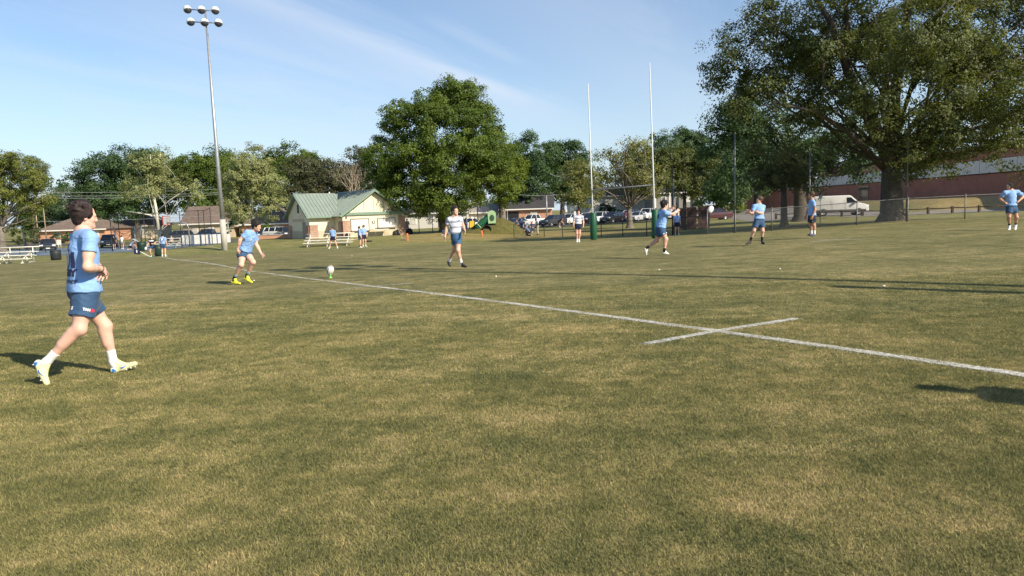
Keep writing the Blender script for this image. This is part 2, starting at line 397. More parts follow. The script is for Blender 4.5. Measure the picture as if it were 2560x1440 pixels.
sheet('road', [(33, 70.6), (50, 65.0), (50, 68.0), (36, 74.2)], ROADM, .03)
sheet('road', [(26, 76), (40, 74), (46, 130), (36, 130)], ROADM, .02)
sheet('court', [(-80, 72), (-30, 77), (-34, 100), (-90, 98)], COURT, .03)
sheet('road', [(-95, 112), (-22, 104), (-22, 112), (-95, 124)], ASPH, .02)
sheet('path', [(-13, 82.4), (3, 82.4), (3, 83.4), (-13, 83.4)], CONC, .03)
# ------------------------------------------------------------ trees
def unit(v): return v/np.maximum(np.linalg.norm(v, axis=-1, keepdims=True), 1e-9)
def leaves_mesh(name, ells, nclump, per, leaf, crad, rng, origin, shell=.5, hang=0.0, flat=.7):
    # big boughs spread over the lobes, leaf sprays spread over the upper and outer side of each bough
    nm = max(5, int(nclump/9)); vol = np.array([e[3]*e[4]*e[5] for e in ells])**(2/3); pr = vol/vol.sum()
    which = rng.choice(len(ells), nm, p=pr); E = np.array(ells)[which]
    d = unit(rng.standard_normal((nm, 3))); rr = shell+(1-shell)*rng.random(nm)**.6
    mega = E[:, :3]+d*(E[:, 3:6]*1.0-np.minimum(crad*.9, E[:, 3:6]*.35))*rr[:, None]; mr_ = crad*(1.15+.95*rng.random(nm)); mt = rng.random(nm)
    mi = rng.integers(0, nm, nclump); dd = rng.standard_normal((nclump, 3)); dd[:, 2] = dd[:, 2]*.8+.35; dd = unit(unit(dd)+d[mi]*.5)
    cen = mega[mi]+dd*mr_[mi][:, None]*(.45+.55*rng.random(nclump)**.5)[:, None]*np.array([1.05, 1.05, .95])
    cr = crad*(.45+.55*rng.random(nclump)); ct = mt[mi]*.6+rng.random(nclump)*.4
    C = np.repeat(cen, per, 0); n = len(C); mdir = np.repeat(dd, per, 0)
    off = unit(rng.standard_normal((n, 3)))*(rng.random(n)**.45)[:, None]; off[:, 2] *= flat
    pos = C+off*np.repeat(cr, per)[:, None]
    if hang: pos[:, 2] -= hang*rng.random(n)**2
    nor = unit(mdir*1.0+off*.35+np.array([0, 0, .35])+rng.standard_normal((n, 3))*.5)
    a = unit(np.cross(nor, rng.standard_normal((n, 3)))); b = np.cross(nor, a)
    s = leaf*(.55+.8*rng.random(n))[:, None]
    V = np.stack([pos-a*s*.55, pos+b*s*.33, pos+a*s*.55, pos-b*s*.33], 1)-origin
    me = mesh_np(name, V.reshape(-1, 3), quads=np.arange(4*n).reshape(-1, 4), smooth=False)
    tint = np.clip(np.repeat(ct, per)*.62+rng.random(n)*.38, 0, 1)
    at = me.attributes.new('tint', 'FLOAT', 'POINT'); at.data.foreach_set('value', np.repeat(tint, 4).astype(np.float32))
    return me, cen
def limb(mb, p0, p1, r0, r1, rng, bend=.12, n=5, sides=6):
    p0 = np.array(p0, float); p1 = np.array(p1, float); L = np.linalg.norm(p1-p0); pts = []
    o1 = rng.standard_normal(3)*L*bend; o1[2] = abs(o1[2])*.6
    for i in range(n+1):
        t = i/n; pts.append(p0+(p1-p0)*t+o1*math.sin(math.pi*t)+rng.standard_normal(3)*L*.015*(0 < i < n))
    mb.tube(pts, [r0+(r1-r0)*i/n for i in range(n+1)], sides)
    return pts
BARK = mat('bark', (.085, .07, .055), .95, var=.4, vscale=5, bump=.9, bscale=14)
BARKL = mat('grey_bark', (.17, .145, .115), .95, var=.35, vscale=5, bump=.9, bscale=12)
BARKW = mat('white_bark', (.62, .58, .46), .8, var=.3, vscale=3, bump=.3)
BARKT = mat('tan_twigs', (.30, .245, .18), .9, var=.25, vscale=3)
LM = {
 'oak': leaf_mat('oak_leaves', (.036, .060, .020), (.170, .185, .050), .38),
 'dark': leaf_mat('dark_leaves', (.030, .062, .024), (.092, .155, .048), .34),
 'mid': leaf_mat('mid_leaves', (.046, .092, .016), (.175, .228, .036), .40),
 'bright': leaf_mat('bright_leaves', (.085, .135, .018), (.22, .27, .04), .42),
 'plane': leaf_mat('plane_leaves', (.17, .20, .075), (.37, .38, .17), .36),
 'pine': leaf_mat('pine_needles', (.040, .050, .022), (.115, .112, .048), .22),
 'grey': leaf_mat('grey_green_leaves', (.10, .14, .085), (.23, .27, .18), .3),
 'yellow': leaf_mat('yellow_green_leaves', (.085, .115, .024), (.24, .25, .055), .42),
 'thin': leaf_mat('thin_leaves', (.12, .14, .038), (.27, .265, .09), .4),
}
TSEED = [100]
def tree(name, label, px, Y, lobes, kind, nclump, per, leaf, crad, trunk_r=.35, trunk_top=None, bark=None, nl=10, group=None, shell=.5, base_px=None, cat='tree', hang=0, lean=0, limbs=(), depth=1.0):
    """lobes: (px, py, half width px, half height px[, metres deeper]) at depth Y -> ellipsoids in metres"""
    TSEED[0] += 1; rng = np.random.default_rng(TSEED[0])
    bxp = XD(base_px if base_px else px, Y); bz = gz(bxp, Y); org = np.array([bxp, Y, bz])
    k = Y/FPX; ells = []
    for l in lobes:
        dz = l[4] if len(l) > 4 else 0; c = P(l[0], l[1], Y); c[1] += dz
        rx, rz = l[2]*k, l[3]*k; ells.append((*c, rx, min(rx, max(rz, 1.5))*depth, rz))
    root = thing(name, label, cat, tuple(org), 0, group)
    me, cen = leaves_mesh('crown', ells, nclump, per, leaf, crad, rng, org, shell, hang)
    obj('crown', me, LM[kind], root)
    mb = MB(); allc = np.array([e[:3] for e in ells]); ctr = allc.mean(0)-org
    zt = trunk_top if trunk_top else ctr[2]*.55
    top = np.array([lean+ctr[0]*.15, 0, zt])
    fl = [(0, 0, -.15)]
    mb.tube([(0, 0, -.3), (0, 0, .05), (top[0]*.15, 0, .12*zt), (top[0]*.5, 0, .5*zt), tuple(top)], [trunk_r*1.9, trunk_r*1.55, trunk_r*1.08, trunk_r*.92, trunk_r*.75], 12)
    pick = rng.choice(len(cen), min(nl, len(cen)), replace=False)
    for i in pick:
        e = cen[i]-org; st = top*(.75+.25*rng.random()) if rng.random() < .5 else top
        mid = limb(mb, st, e, trunk_r*(.13+.12*rng.random()), .015+trunk_r*.025, rng)
        for _ in range(2):
            j = rng.integers(len(cen)); f = cen[j]-org; s = mid[3]
            if np.linalg.norm(f-s) < np.linalg.norm(e)*.8: limb(mb, s, f, trunk_r*.08, .012, rng, n=4, sides=5)
    for pts, r0, r1 in limbs:
        pp = [P(a, b, Y+c)-org for a, b, c in pts]; mb.tube(pp, np.linspace(r0, r1, len(pp)), 8)
    mb.build('trunk', bark or BARK, root)
    return root
def bare_tree(label, px, Y, h_px, spread, group=None):
    TSEED[0] += 1; rng = np.random.default_rng(TSEED[0]); bx_ = XD(px, Y); org = np.array([bx_, Y, gz(bx_, Y)])
    root = thing('bare_tree', label, 'tree', tuple(org), 0, group); tr = MB(); tw = MB()
    H = h_px*Y/FPX
    def grow(p, d, L, r, lev):
        q = p+d*L; m = (p+q)/2+rng.standard_normal(3)*L*.06
        (tr if lev < 2 else tw).tube([p, m, q], [r, r*.85, r*.68], 7 if lev < 2 else 4, cap=False)
        if lev >= 6: return
        for i in range(2 if lev > 0 and rng.random() < .45 else 3):
            nd = unit((d+rng.standard_normal(3)*spread+np.array([0, 0, .18]))[None])[0]
            grow(q-d*L*.15*rng.random(), nd, L*(.66+.2*rng.random()), r*.6, lev+1)
    grow(np.array([0, 0, -.2]), np.array([0, 0, 1.0]), H*.27, H*.02, 0)
    tr.build('trunk', BARKT, root); tw.build('twigs', BARKT, root); return root

# the great oak beside the right-hand fence
tree('oak_tree', 'huge spreading oak with thick flared trunk just behind the right-hand fence', 2232, 48.5,
     [(1900, 150, 130, 130), (1840, 190, 90, 70, -1), (1935, 260, 150, 85, -2), (2060, 60, 190, 130), (2000, 210, 160, 90, -4), (2240, -20, 240, 170), (2300, 130, 200, 130, -3), (2440, 40, 220, 190),
      (2450, 230, 190, 120, -2), (2560, 140, 170, 230), (2580, 320, 150, 75, -1), (2420, 330, 150, 60, -3), (2200, 250, 150, 80, -4), (2150, 340, 160, 55, -1), (2350, 385, 110, 45, -2), (2020, 345, 150, 50, 1), (2120, 130, 140, 90, 5), (2350, 60, 200, 120, 6),
      (2700, 120, 200, 260), (2300, -180, 330, 130), (2130, 395, 70, 40, 0), (2230, 340, 130, 60, -4.5), (2190, 420, 70, 30, -3), (2290, 420, 80, 35, -3.5), (2100, 280, 130, 70, -6), (2330, 270, 150, 80, -6), (2440, 400, 110, 28, -4), (2180, 150, 140, 100, -6), (2220, 395, 90, 45, -5), (2150, 350, 100, 50, -5), (2300, 350, 100, 50, -5), (2240, 300, 110, 50, -6), (2045, 20, 90, 60, -5), (2100, -30, 110, 70, -5)],
     'oak', 4700, 60, .145, .80, trunk_r=.70, trunk_top=4.6, bark=BARK, nl=40, shell=.42, lean=-.2,
     limbs=[([(2225, 420, 0), (2195, 330, -1), (2120, 180, -1.5), (2080, 60, -2), (2030, -20, -2)], .45, .13), ([(2120, 180, -1.5), (2117, 60, -1), (2110, -40, -1)], .3, .1),
            ([(2260, 420, 0), (2330, 330, 0), (2430, 190, 0), (2490, 60, 0)], .45, .12), ([(2260, 430, -1), (2350, 400, -2), (2460, 370, -3), (2570, 345, -4)], .22, .07),
            ([(2210, 420, 0), (2120, 330, -2), (2040, 280, -3), (1930, 255, -4)], .24, .06), ([(2240, 420, 0), (2235, 250, 0), (2260, 100, 0), (2280, -60, 0)], .5, .14)])
tree('oak_tree', 'dark stout oak behind the tall netting, in front of the school wall', 2003, 70,
     [(1960, 345, 120, 75), (1850, 330, 85, 60), (1870, 420, 95, 50), (2060, 350, 110, 65), (1990, 420, 95, 35), (2110, 380, 70, 45), (1815, 390, 55, 60), (2030, 440, 60, 30), (1880, 300, 90, 50), (2130, 410, 70, 38), (1830, 460, 60, 30)],
     'dark', 760, 66, .22, 1.2, trunk_r=.62, trunk_top=5, nl=16, base_px=2003)
tree('slim_tree', 'slim dark tree with a straight bare trunk left of the leaning oak', 1961, 56,
     [(1950, 425, 60, 32), (1905, 440, 45, 22), (1985, 435, 45, 22)], 'oak', 150, 55, .19, .7, trunk_r=.26, trunk_top=3.4, nl=8, base_px=1961)
# the broad green tree in the middle
tree('maple_tree', 'broad tall rounded green tree standing alone in the middle behind the field', 1110, 81,
     [(1095, 274, 68, 54), (1165, 270, 56, 52), (1022, 310, 60, 62), (1110, 330, 105, 78, -2), (1202, 330, 52, 58), (968, 400, 52, 58), (1050, 410, 95, 68, -3), (1150, 410, 100, 68, -3), (1230, 400, 58, 58), (955, 465, 36, 40), (1050, 480, 100, 44, -2), (1150, 490, 105, 38, -2), (1085, 518, 85, 24, -1), (1160, 518, 70, 18, 0), (1125, 240, 38, 24), (1162, 236, 32, 24)],
     'mid', 2500, 62, .20, .95, trunk_r=.34, trunk_top=5, nl=24, base_px=1105, shell=.6)
tree('maple_tree', 'lower yellow green tree with a pale bare trunk beside the playground slide', 1257, 84,
     [(1225, 370, 55, 45), (1262, 400, 45, 55), (1215, 440, 70, 55, -2), (1275, 450, 30, 40), (1235, 490, 60, 28, -2), (1170, 470, 40, 35)],
     'bright', 600, 66, .195, .9, trunk_r=.42, trunk_top=5.2, bark=BARKL, nl=12, base_px=1257, shell=.6)
# pale plane trees on the left
tree('plane_tree', 'pale plane tree with a bright white bare trunk and side limb behind the basketball hoop', 395, 88,
     [(378, 405, 48, 36), (360, 460, 55, 38), (395, 470, 45, 40), (345, 510, 45, 30), (440, 488, 48, 28), (468, 468, 40, 24), (425, 495, 35, 20), (400, 430, 45, 40)],
     'plane', 300, 50, .18, .75, trunk_r=.15, trunk_top=2.0, bark=BARKW, nl=7, base_px=397, shell=.35,
     limbs=[([(397, 585, 0), (390, 520, 0), (382, 480, 0), (379, 430, 0), (376, 385, 0)], .21, .05), ([(392, 528, 0), (425, 500, -.5), (455, 480, -.5), (470, 470, -.5)], .075, .025), ([(382, 478, 0), (362, 450, 0), (338, 420, 0)], .10, .035), ([(388, 540, 0), (350, 533, -.5), (315, 528, -.5)], .09, .035), ([(379, 430, 0), (395, 405, 0), (402, 385, 0)], .1, .04)])
tree('plane_tree', 'full pale green plane tree hanging low right of the floodlight pole', 640, 92,
     [(635, 410, 50, 42), (600, 440, 45, 55), (660, 460, 50, 50), (610, 500, 60, 45), (675, 510, 45, 30), (640, 385, 28, 18), (640, 525, 70, 25), (585, 520, 30, 30)],
     'plane', 640, 60, .185, .8, trunk_r=.28, trunk_top=3.2, bark=BARKW, nl=12, base_px=632, shell=.5)
tree('spring_tree', 'large yellow green spring tree with spreading pale limbs at the left edge', 0, 92,
     [(20, 440, 80, 60), (70, 450, 40, 45), (-60, 430, 80, 70), (40, 505, 80, 35), (110, 505, 40, 22), (-40, 520, 90, 40), (60, 415, 45, 22)],
     'yellow', 700, 58, .20, .9, trunk_r=.5, trunk_top=3.3, bark=BARKL, nl=20, base_px=-2, shell=.45,
     limbs=[([(0, 575, 0), (15, 545, 0), (60, 520, 0), (100, 505, 0)], .3, .07), ([(0, 570, 0), (25, 520, 0), (55, 470, 0)], .3, .07)])
# trees across the road, each with its own outline
BG = [
 ('thin_tree', 'thin airy tree topping the left edge spring tree', 85, 118, [(80, 415, 28, 25), (55, 400, 30, 18), (95, 440, 18, 20)], 'grey', 90, 30, .22, .8, .2),
 ('evergreen_tree', 'dark evergreen low between the left edge tree and the brick house', 120, 150, [(110, 500, 40, 50), (90, 540, 40, 40), (135, 540, 25, 40)], 'dark', 170, 45, .4, 1.5, .4),
 ('pale_tree', 'pale grey green tree low on the skyline behind the walking man', 175, 172, [(165, 505, 30, 32), (190, 520, 35, 40), (150, 535, 25, 30)], 'grey', 150, 40, .42, 1.6, .4),
 ('evergreen_tree', 'dark rounded tree at the left end of the tall dark row', 250, 142, [(245, 440, 50, 45), (235, 500, 45, 50), (285, 420, 50, 35), (275, 500, 55, 55)], 'dark', 330, 50, .4, 1.5, .5),
 ('evergreen_tree', 'tallest dark tree of the row behind the white trunked plane tree', 340, 148, [(320, 420, 45, 38), (380, 420, 45, 38), (340, 480, 70, 60), (410, 470, 40, 60)], 'dark', 360, 50, .42, 1.6, .5),
 ('leafy_tree', 'fresh green tree just left of the floodlight pole', 505, 146, [(490, 420, 40, 32), (535, 415, 35, 32), (500, 470, 60, 60), (450, 450, 30, 50), (545, 470, 30, 60)], 'mid', 360, 50, .4, 1.5, .5),
 ('leafy_tree', 'green tree directly behind the floodlight pole', 580, 156, [(575, 415, 40, 30), (590, 470, 50, 60)], 'mid', 200, 50, .42, 1.6, .5),
 ('evergreen_tree', 'dark green tree on the skyline behind the full plane tree', 715, 152, [(690, 410, 42, 35), (735, 400, 42, 30), (705, 470, 60, 55), (765, 420, 30, 35)], 'mid', 320, 50, .42, 1.6, .5),
 ('pine_tree', 'brown green pine left above the green metal roof', 770, 128, [(760, 425, 40, 30), (800, 430, 45, 30), (755, 475, 50, 30), (815, 470, 55, 35)], 'pine', 330, 46, .3, 1.2, .45),
 ('pine_tree', 'brown green pine directly behind the green metal roof', 880, 132, [(870, 440, 40, 40), (850, 480, 60, 35), (900, 405, 30, 30), (915, 470, 45, 40)], 'pine', 280, 46, .3, 1.2, .45),
 ('leafy_tree', 'dark tree just right of the broad middle tree', 1320, 142, [(1310, 385, 38, 45), (1330, 445, 55, 55), (1300, 490, 50, 40)], 'dark', 300, 50, .38, 1.4, .5),
 ('leafy_tree', 'dark blue green tree left of the goal posts', 1405, 150, [(1395, 390, 45, 38), (1430, 400, 35, 40), (1400, 450, 55, 50), (1440, 460, 35, 45)], 'dark', 310, 50, .4, 1.5, .5),
 ('leafy_tree', 'dark tree on the skyline between the two goal uprights', 1620, 156, [(1600, 395, 35, 35), (1650, 380, 50, 45), (1640, 440, 70, 50), (1590, 450, 40, 40)], 'dark', 320, 50, .42, 1.6, .5),
 ('leafy_tree', 'dark tree on the skyline right of the goal', 1725, 160, [(1710, 360, 45, 32), (1755, 370, 45, 35), (1730, 420, 70, 50)], 'dark', 280, 50, .42, 1.6, .5),
 ('myrtle_tree', 'mid green tree with several upright trunks right of the goal', 1712, 98, [(1700, 410, 60, 42), (1740, 430, 50, 45), (1670, 450, 45, 35), (1720, 470, 65, 26)], 'oak', 330, 50, .26, 1.0, .3),
 ('leafy_tree', 'dark shady tree behind the brown gate enclosure', 1800, 112, [(1800, 400, 50, 60), (1790, 470, 60, 40), (1830, 440, 45, 60), (1800, 510, 55, 22)], 'dark', 320, 52, .32, 1.2, .45),
 ('leafy_tree', 'dark tree filling the gap beside the end of the school', 1890, 150, [(1880, 370, 60, 60), (1850, 440, 60, 50), (1920, 420, 60, 60)], 'dark', 280, 50, .42, 1.6, .5),
 ('leafy_tree', 'small fresh green tree at the far corner of the school', 1845, 120, [(1848, 500, 22, 22), (1838, 520, 18, 12)], 'bright', 70, 40, .26, .8, .2),
]
for (nm, lab, px, Y, lobes, kind, nc, per, leaf, cr, tr) in BG:
    lobes = [(l[0], l[1]+2, l[2]*1.14, l[3]*1.06) for l in lobes]
    tree(nm, lab, px, Y, lobes, kind, int(nc*1.6), int(per*1.25), leaf*.82, cr, trunk_r=tr, nl=8, group='trees across the road', shell=.5)
tree('spring_tree', 'thin budding tree with a forked grey trunk between the goal posts', 1573, 84,
     [(1570, 380, 60, 45), (1530, 420, 48, 40), (1610, 430, 48, 45), (1560, 460, 70, 35), (1500, 460, 35, 30), (1625, 470, 30, 30)],
     'thin', 330, 26, .2, .95, trunk_r=.36, trunk_top=2.6, bark=BARKL, nl=24, base_px=1574, shell=.3,
     limbs=[([(1574, 520, 0), (1567, 470, 0), (1562, 420, 0), (1570, 350, 0)], .24, .05), ([(1574, 520, 0), (1592, 495, 0), (1625, 465, 0)], .18, .04), ([(1572, 522, 0), (1545, 500, 0), (1510, 470, 0)], .18, .04), ([(1565, 455, 0), (1535, 415, 0), (1515, 385, 0)], .12, .03)])
tree('spring_tree', 'low budding olive tree just left of the left goal upright', 1440, 104,
     [(1450, 440, 40, 40), (1425, 475, 35, 30), (1470, 480, 35, 28)], 'thin', 190, 34, .26, 1.0, trunk_r=.25, trunk_top=3, nl=8, base_px=1448, shell=.4)
bare_tree('tall bare pale tree rising behind the green metal roof', 893, 124, 205, .42, 'bare trees')
bare_tree('smaller bare pale tree hanging just right of the first bare tree', 925, 116, 150, .5, 'bare trees')
tree('sapling', 'slim leafy sapling right of the concession building', 1046, 82, [(1043, 530, 16, 16), (1050, 545, 14, 12)], 'yellow', 46, 30, .12, .45, trunk_r=.045, trunk_top=2.2, nl=6, base_px=1046, cat='sapling')
tree('sapling', 'small bare looking sapling further right by the houses', 1080, 88, [(1080, 545, 10, 16)], 'grey', 16, 18, .12, .4, trunk_r=.04, trunk_top=2.0, nl=5, base_px=1080, cat='sapling')
# shrubs
def shrub(label, px, Y, hw, h, kind, cat='shrub'):
    TSEED[0] += 1; rng = np.random.default_rng(TSEED[0]); x = XD(px, Y); o = np.array([x, Y, gz(x, Y)])
    me, c = leaves_mesh('shrub', [(x, Y, o[2]+h*.5, hw, hw*.8, h*.52)], int(30+hw*h*14), 40, .16, .35, rng, o, .6)
    root = thing('shrub', label, cat, tuple(o), 0, 'shrubs by the houses'); obj('foliage', me, LM[kind], root)
    mb = MB(); mb.tube([(0, 0, -.1), (.03, 0, h*.5)], [.06, .03], 6); mb.build('stem', BARK, root); return root
shrub('clipped round dark shrub in front of the left brick house', 150, 126, 1.9, 2.2, 'dark')
shrub('dark spreading bush behind the base of the floodlight pole', 612, 118, 3.6, 4.2, 'dark')
shrub('loose green shrub between the far left trunks', 60, 112, 3.2, 4.6, 'oak')
shrub('small green shrub beside the white vehicle by the concession building', 660, 116, 1.8, 2.0, 'mid')
shrub('low hedge in front of the white house', 1560, 158, 5.0, 1.4, 'dark')
shrub('clipped dark columnar shrub by the white house wall', 1527, 160, 1.1, 3.6, 'dark')
shrub('second clipped columnar shrub further left by the white house wall', 1505, 160, 1.1, 3.4, 'dark')
shrub('low dark hedge in front of the grey roofed house', 1672, 138, 3.6, 1.5, 'dark')
shrub('small green shrub under the window of the dark roofed brick house', 1313, 128, .9, 1.3, 'mid')
# far wood closing the view behind the houses
rng = np.random.default_rng(5)
el = []
for i in range(60):
    x = -170+i*6+rng.normal()*2; y = 185+rng.normal()*8; h = 8+rng.random()*5+(5 if -112 < x < -30 or 2 < x < 75 else 0)
    el.append((x, y, gz(x, y)+h*.5, 5, 4, h*.55))
me, c = leaves_mesh('woodland', el, 1500, 34, .65, 2.2, rng, np.zeros(3), .4)
tag(obj('woodland', me, LM['dark']), 'far dark belt of trees closing the view behind the houses', 'woodland', kind='stuff')
# ------------------------------------------------------------ building materials
CREAM = mat('cream_block', (.72, .645, .46), .85, var=.08, vscale=1.5, bump=.25, bscale=6)
TAN = mat('tan_block', (.52, .43, .29), .85, var=.08, vscale=1.5, bump=.25, bscale=6)
ROOFG = mat('green_metal_roof', (.225, .270, .230), .45, var=.08, vscale=1)
TRIMG = mat('green_trim', (.17, .25, .19), .5, var=.08)
BRICKR = brick_mat('red_brick', (.30, .13, .08), (.40, .19, .12), (.42, .36, .3))
BRICKM = brick_mat('mixed_brick', (.26, .12, .08), (.45, .27, .18), (.45, .38, .3))
BRICKS = brick_mat('dark_red_brick', (.44, .155, .095), (.50, .195, .122), (.38, .20, .15))
BRICKO = brick_mat('orange_brick', (.46, .19, .10), (.56, .27, .16), (.5, .4, .3))
SHING = mat('brown_shingles', (.155, .115, .09), .9, var=.2, vscale=1.5, bump=.5, bscale=8)
SHINGD = mat('dark_shingles', (.045, .043, .045), .9, var=.25, vscale=1.5, bump=.5, bscale=8)
WHITE = mat('white_paint', (.78, .75, .68), .6, var=.06)
OFFW = mat('off_white_panel', (.86, .77, .66), .7, var=.08, vscale=.6)
SHUT = mat('roller_shutter', (.66, .63, .58), .45, var=.05)
GALV = mat('galvanised_steel', (.33, .34, .35), .45, metal=.5, var=.12)
GALVD = mat('weathered_steel', (.16, .16, .15), .55, metal=.5, var=.2)
BLKM = mat('black_metal', (.016, .016, .018), .5, var=.2)
WOODD = mat('dark_wood', (.085, .05, .035), .9, var=.35, vscale=3, bump=.5)
ALU = mat('bleacher_aluminium', (.74, .71, .62), .45, metal=.15, var=.08)
GREENP = mat('green_pad', (.010, .080, .036), .5, var=.12, vscale=2)
GREENB = mat('dark_green_plastic', (.012, .035, .022), .55, var=.2)
ORANGE = mat('orange_foam', (.70, .15, .05), .6, var=.08)
NAVY = mat('navy_fabric', (.015, .022, .07), .8, var=.2)

# ------------------------------------------------------------ floodlight
bp = G(562, 626); root = thing('floodlight_pole', 'very tall grey steel floodlight pole with six lamps at its top', 'floodlight', tuple(bp))
Y0 = bp[1]; Hp = P(510, 55, Y0)[2]-bp[2]; dxp = (P(511, 60, Y0)[0]-bp[0])
dxp = dxp*.35
MB().tube([(0, 0, -.3), (0, 0, 2.9)], [.29, .27], 18).build('pole_base', CONC, root)
mb = MB(); mb.tube([(0, 0, 2.9), (dxp*.4, 0, Hp*.4), (dxp, 0, Hp+1.2)], [.205, .165, .075], 16); mb.tube([(dxp*.23, 0, Hp*.21), (dxp*.232, 0, Hp*.212)], .19, 16); mb.build('pole', GALV, root)
LAMPW = mat('lamp_shell', (.74, .72, .66), .45, var=.05); LAMPD = mat('lamp_inner', (.05, .055, .075), .35, var=.2)
for r_, (zo, dx0) in enumerate(((1.15, -.12), (.05, .08))):
    o_ = MB().tube([(dxp-1.05+dx0, -.1, Hp+zo-.05), (dxp+1.05+dx0, -.1, Hp+zo-.22)], .045, 8).build('cross_arm', GALVD, root)
    for k_, xx in enumerate((-1.25, .0, 1.25)):
        c_ = Vector((dxp+xx+dx0, -.55, Hp+zo-.28-.07*xx)); ax = Matrix.Rotation(R(-11), 3, 'X') @ Matrix.Rotation(R(-10+8*(k_-1)), 3, 'Y')
        lp = MB().lathe([(0, .40), (.12, .39), (.24, .32), (.32, .2), (.365, .04), (.375, -.02), (.34, -.02)], c_, 20, ax).build('lamp', LAMPW, root)
        MB().lathe([(.345, .0), (.34, -.06), (.3, -.16), (.17, -.27), (0, -.31)], c_, 20, ax).build('visor', LAMPD, lp)
        MB().tube([c_+Vector((0, .1, .25)), c_+Vector((0, .45, .25))], .05, 6).build('bracket', GALVD, lp)

# ------------------------------------------------------------ rugby goal
YL, YR = 43.2, 40.2
def post_base(px, Y): x = XD(px, Y); return np.array([x, Y, gz(x, Y)])
b1 = post_base(1482.5, YL); b2 = post_base(1637.5, YR)
root = thing('rugby_goal', 'tall white rugby goal posts wrapped in green pads at the bottom', 'goal posts', tuple((b1+b2)/2)); o = (b1+b2)/2
POSTW = mat('white_post', (.52, .53, .52), .5, var=.06)
for bb, pt, nm in ((b1, (1470, 209), 0), (b2, (1624, 157), 1)):
    top = P(pt[0], pt[1], bb[1]); 
    MB().tube([bb-o, bb-o+np.array([(top[0]-bb[0])*.25, 0, (top[2]-bb[2])*.25]), top-o], [.046, .044, .03], 10).build('upright', POSTW, root)
    pd = MB(); pd.lathe([(0, .02), (.185, .02), (.205, .06), (.21, .8), (.203, 1.62), (.18, 1.66), (0, 1.66)], bb-o, 22); pd.build('post_pad', GREENP, root)
cL = P(1479, 475.5, YL)-o; cR = P(1637, 462, YR)-o
MB().tube([cL, cR], .036, 10).build('crossbar', GALV, root)
MB().tube([cL+np.array([.05, 0, -.02]), cL+np.array([.0, 0, -.02])], .09, 10).build('bracket', GALV, root)

# ------------------------------------------------------------ chain link
def mesh_mat(name, col, pitch=.06, wire=.08):
    m = bpy.data.materials.new(name); m.use_nodes = True; t = m.node_tree; b = t.nodes['Principled BSDF']
    b.inputs['Base Color'].default_value = (*col, 1); b.inputs['Roughness'].default_value = .5; b.inputs['Metallic'].default_value = .3
    c = nn(t, 'ShaderNodeTexCoord'); s = nn(t, 'ShaderNodeSeparateXYZ'); lk(t, c.outputs['Object'], s.inputs[0])
    fs = []
    for sg in (1, -1):
        v = mth(t, 'DIVIDE', mth(t, 'ADD', mth(t, 'ADD', s.outputs[0], mth(t, 'MULTIPLY', s.outputs[1], .5)), mth(t, 'MULTIPLY', s.outputs[2], float(sg))), pitch)
        fs.append(mth(t, 'LESS_THAN', mth(t, 'FRACT', v), wire))
    lk(t, mth(t, 'MAXIMUM', fs[0], fs[1]), b.inputs['Alpha']); return m
LINKG = mesh_mat('chain_link', (.22, .22, .20), .085, .05); LINKB = mesh_mat('black_chain_link', (.015, .015, .017), .1, .07); LINKT = mesh_mat('tall_chain_link', (.05, .05, .045), .14, .035)
def fence(label, pts, h, pm, lm, pr=.035, rail=True, mid=False, cat='fence', hs=None, name='chain_link_fence', skip_mesh=False):
    """pts: plan points of the posts"""
    zs = [gz(*p) for p in pts]; o = np.array([pts[0][0], pts[0][1], zs[0]])
    root = thing(name, label, cat, tuple(o))
    hs = hs or [h]*len(pts)
    for p, z, hh in zip(pts, zs, hs):
        mb = MB(); b = np.array([p[0], p[1], z])-o; mb.tube([b-np.array([0, 0, .2]), b+np.array([0, 0, hh+.04])], pr, 8)
        mb.lathe([(pr*1.3, 0), (pr*1.2, .04), (0, .07)], b+np.array([0, 0, hh+.03]), 8); mb.build('post', pm, root)
    if rail:
        mb = MB(); mb.tube([np.array([p[0], p[1], z+hh])-o for p, z, hh in zip(pts, zs, hs)], pr*.75, 6)
        if mid: mb.tube([np.array([p[0], p[1], z+hh*.52])-o for p, z, hh in zip(pts, zs, hs)], pr*.6, 6)
        mb.build('top_rail', pm, root)
    if not skip_mesh:
        mb = MB()
        for i in range(len(pts)-1):
            a = np.array([*pts[i], zs[i]])-o; b = np.array([*pts[i+1], zs[i+1]])-o
            mb.quad(a+[0, .03, .03], b+[0, .03, .03], b+[0, .03, hs[i+1]-.02], a+[0, .03, hs[i]-.02])
        mb.build('wire_mesh', lm, root)
    return root
POSTD = mat('green_black_post', (.035, .042, .036), .55, metal=.3, var=.2)
def fp(*a): return [(XD(px, Y), Y) for px, Y in a]
fence('waist high chain link fence running along the right side below the school', fp((1768, 46), (1838, 45.5), (1930, 45), (2025, 44.6), (2143, 44), (2270, 43.5), (2414, 43), (2570, 42.5), (2740, 42)), 1.42, GALVD, LINKG)
fence('low chain link fence with thin dark posts behind the goal', fp((1283, 71), (1359, 69), (1405, 67), (1502, 63), (1556, 59), (1616, 54), (1685, 51), (1768, 48)), 1.25, POSTD, LINKG)
fence('very tall thin wire netting fence with high posts behind the catching player', fp((1837, 46.3), (2024, 45.6), (2267, 44.4)), 6, GALVD, LINKT, pr=.05, hs=[6.4, 4.9, 7.0], name='netting_fence', cat='netting fence', rail=False)
fence('single tall dark post with thin wires right of the goal', fp((1681, 50.5), (1692, 50.4)), 4.8, POSTD, LINKT, pr=.05, hs=[4.9, 2.2], name='tall_post', cat='post', skip_mesh=True, rail=False)
fence('low black chain link fence in front of the parked cars at the left edge', fp((-60, 80), (43, 80), (82, 76), (108, 82), (196, 84), (275, 80)), 1.5, BLKM, LINKB, pr=.04)
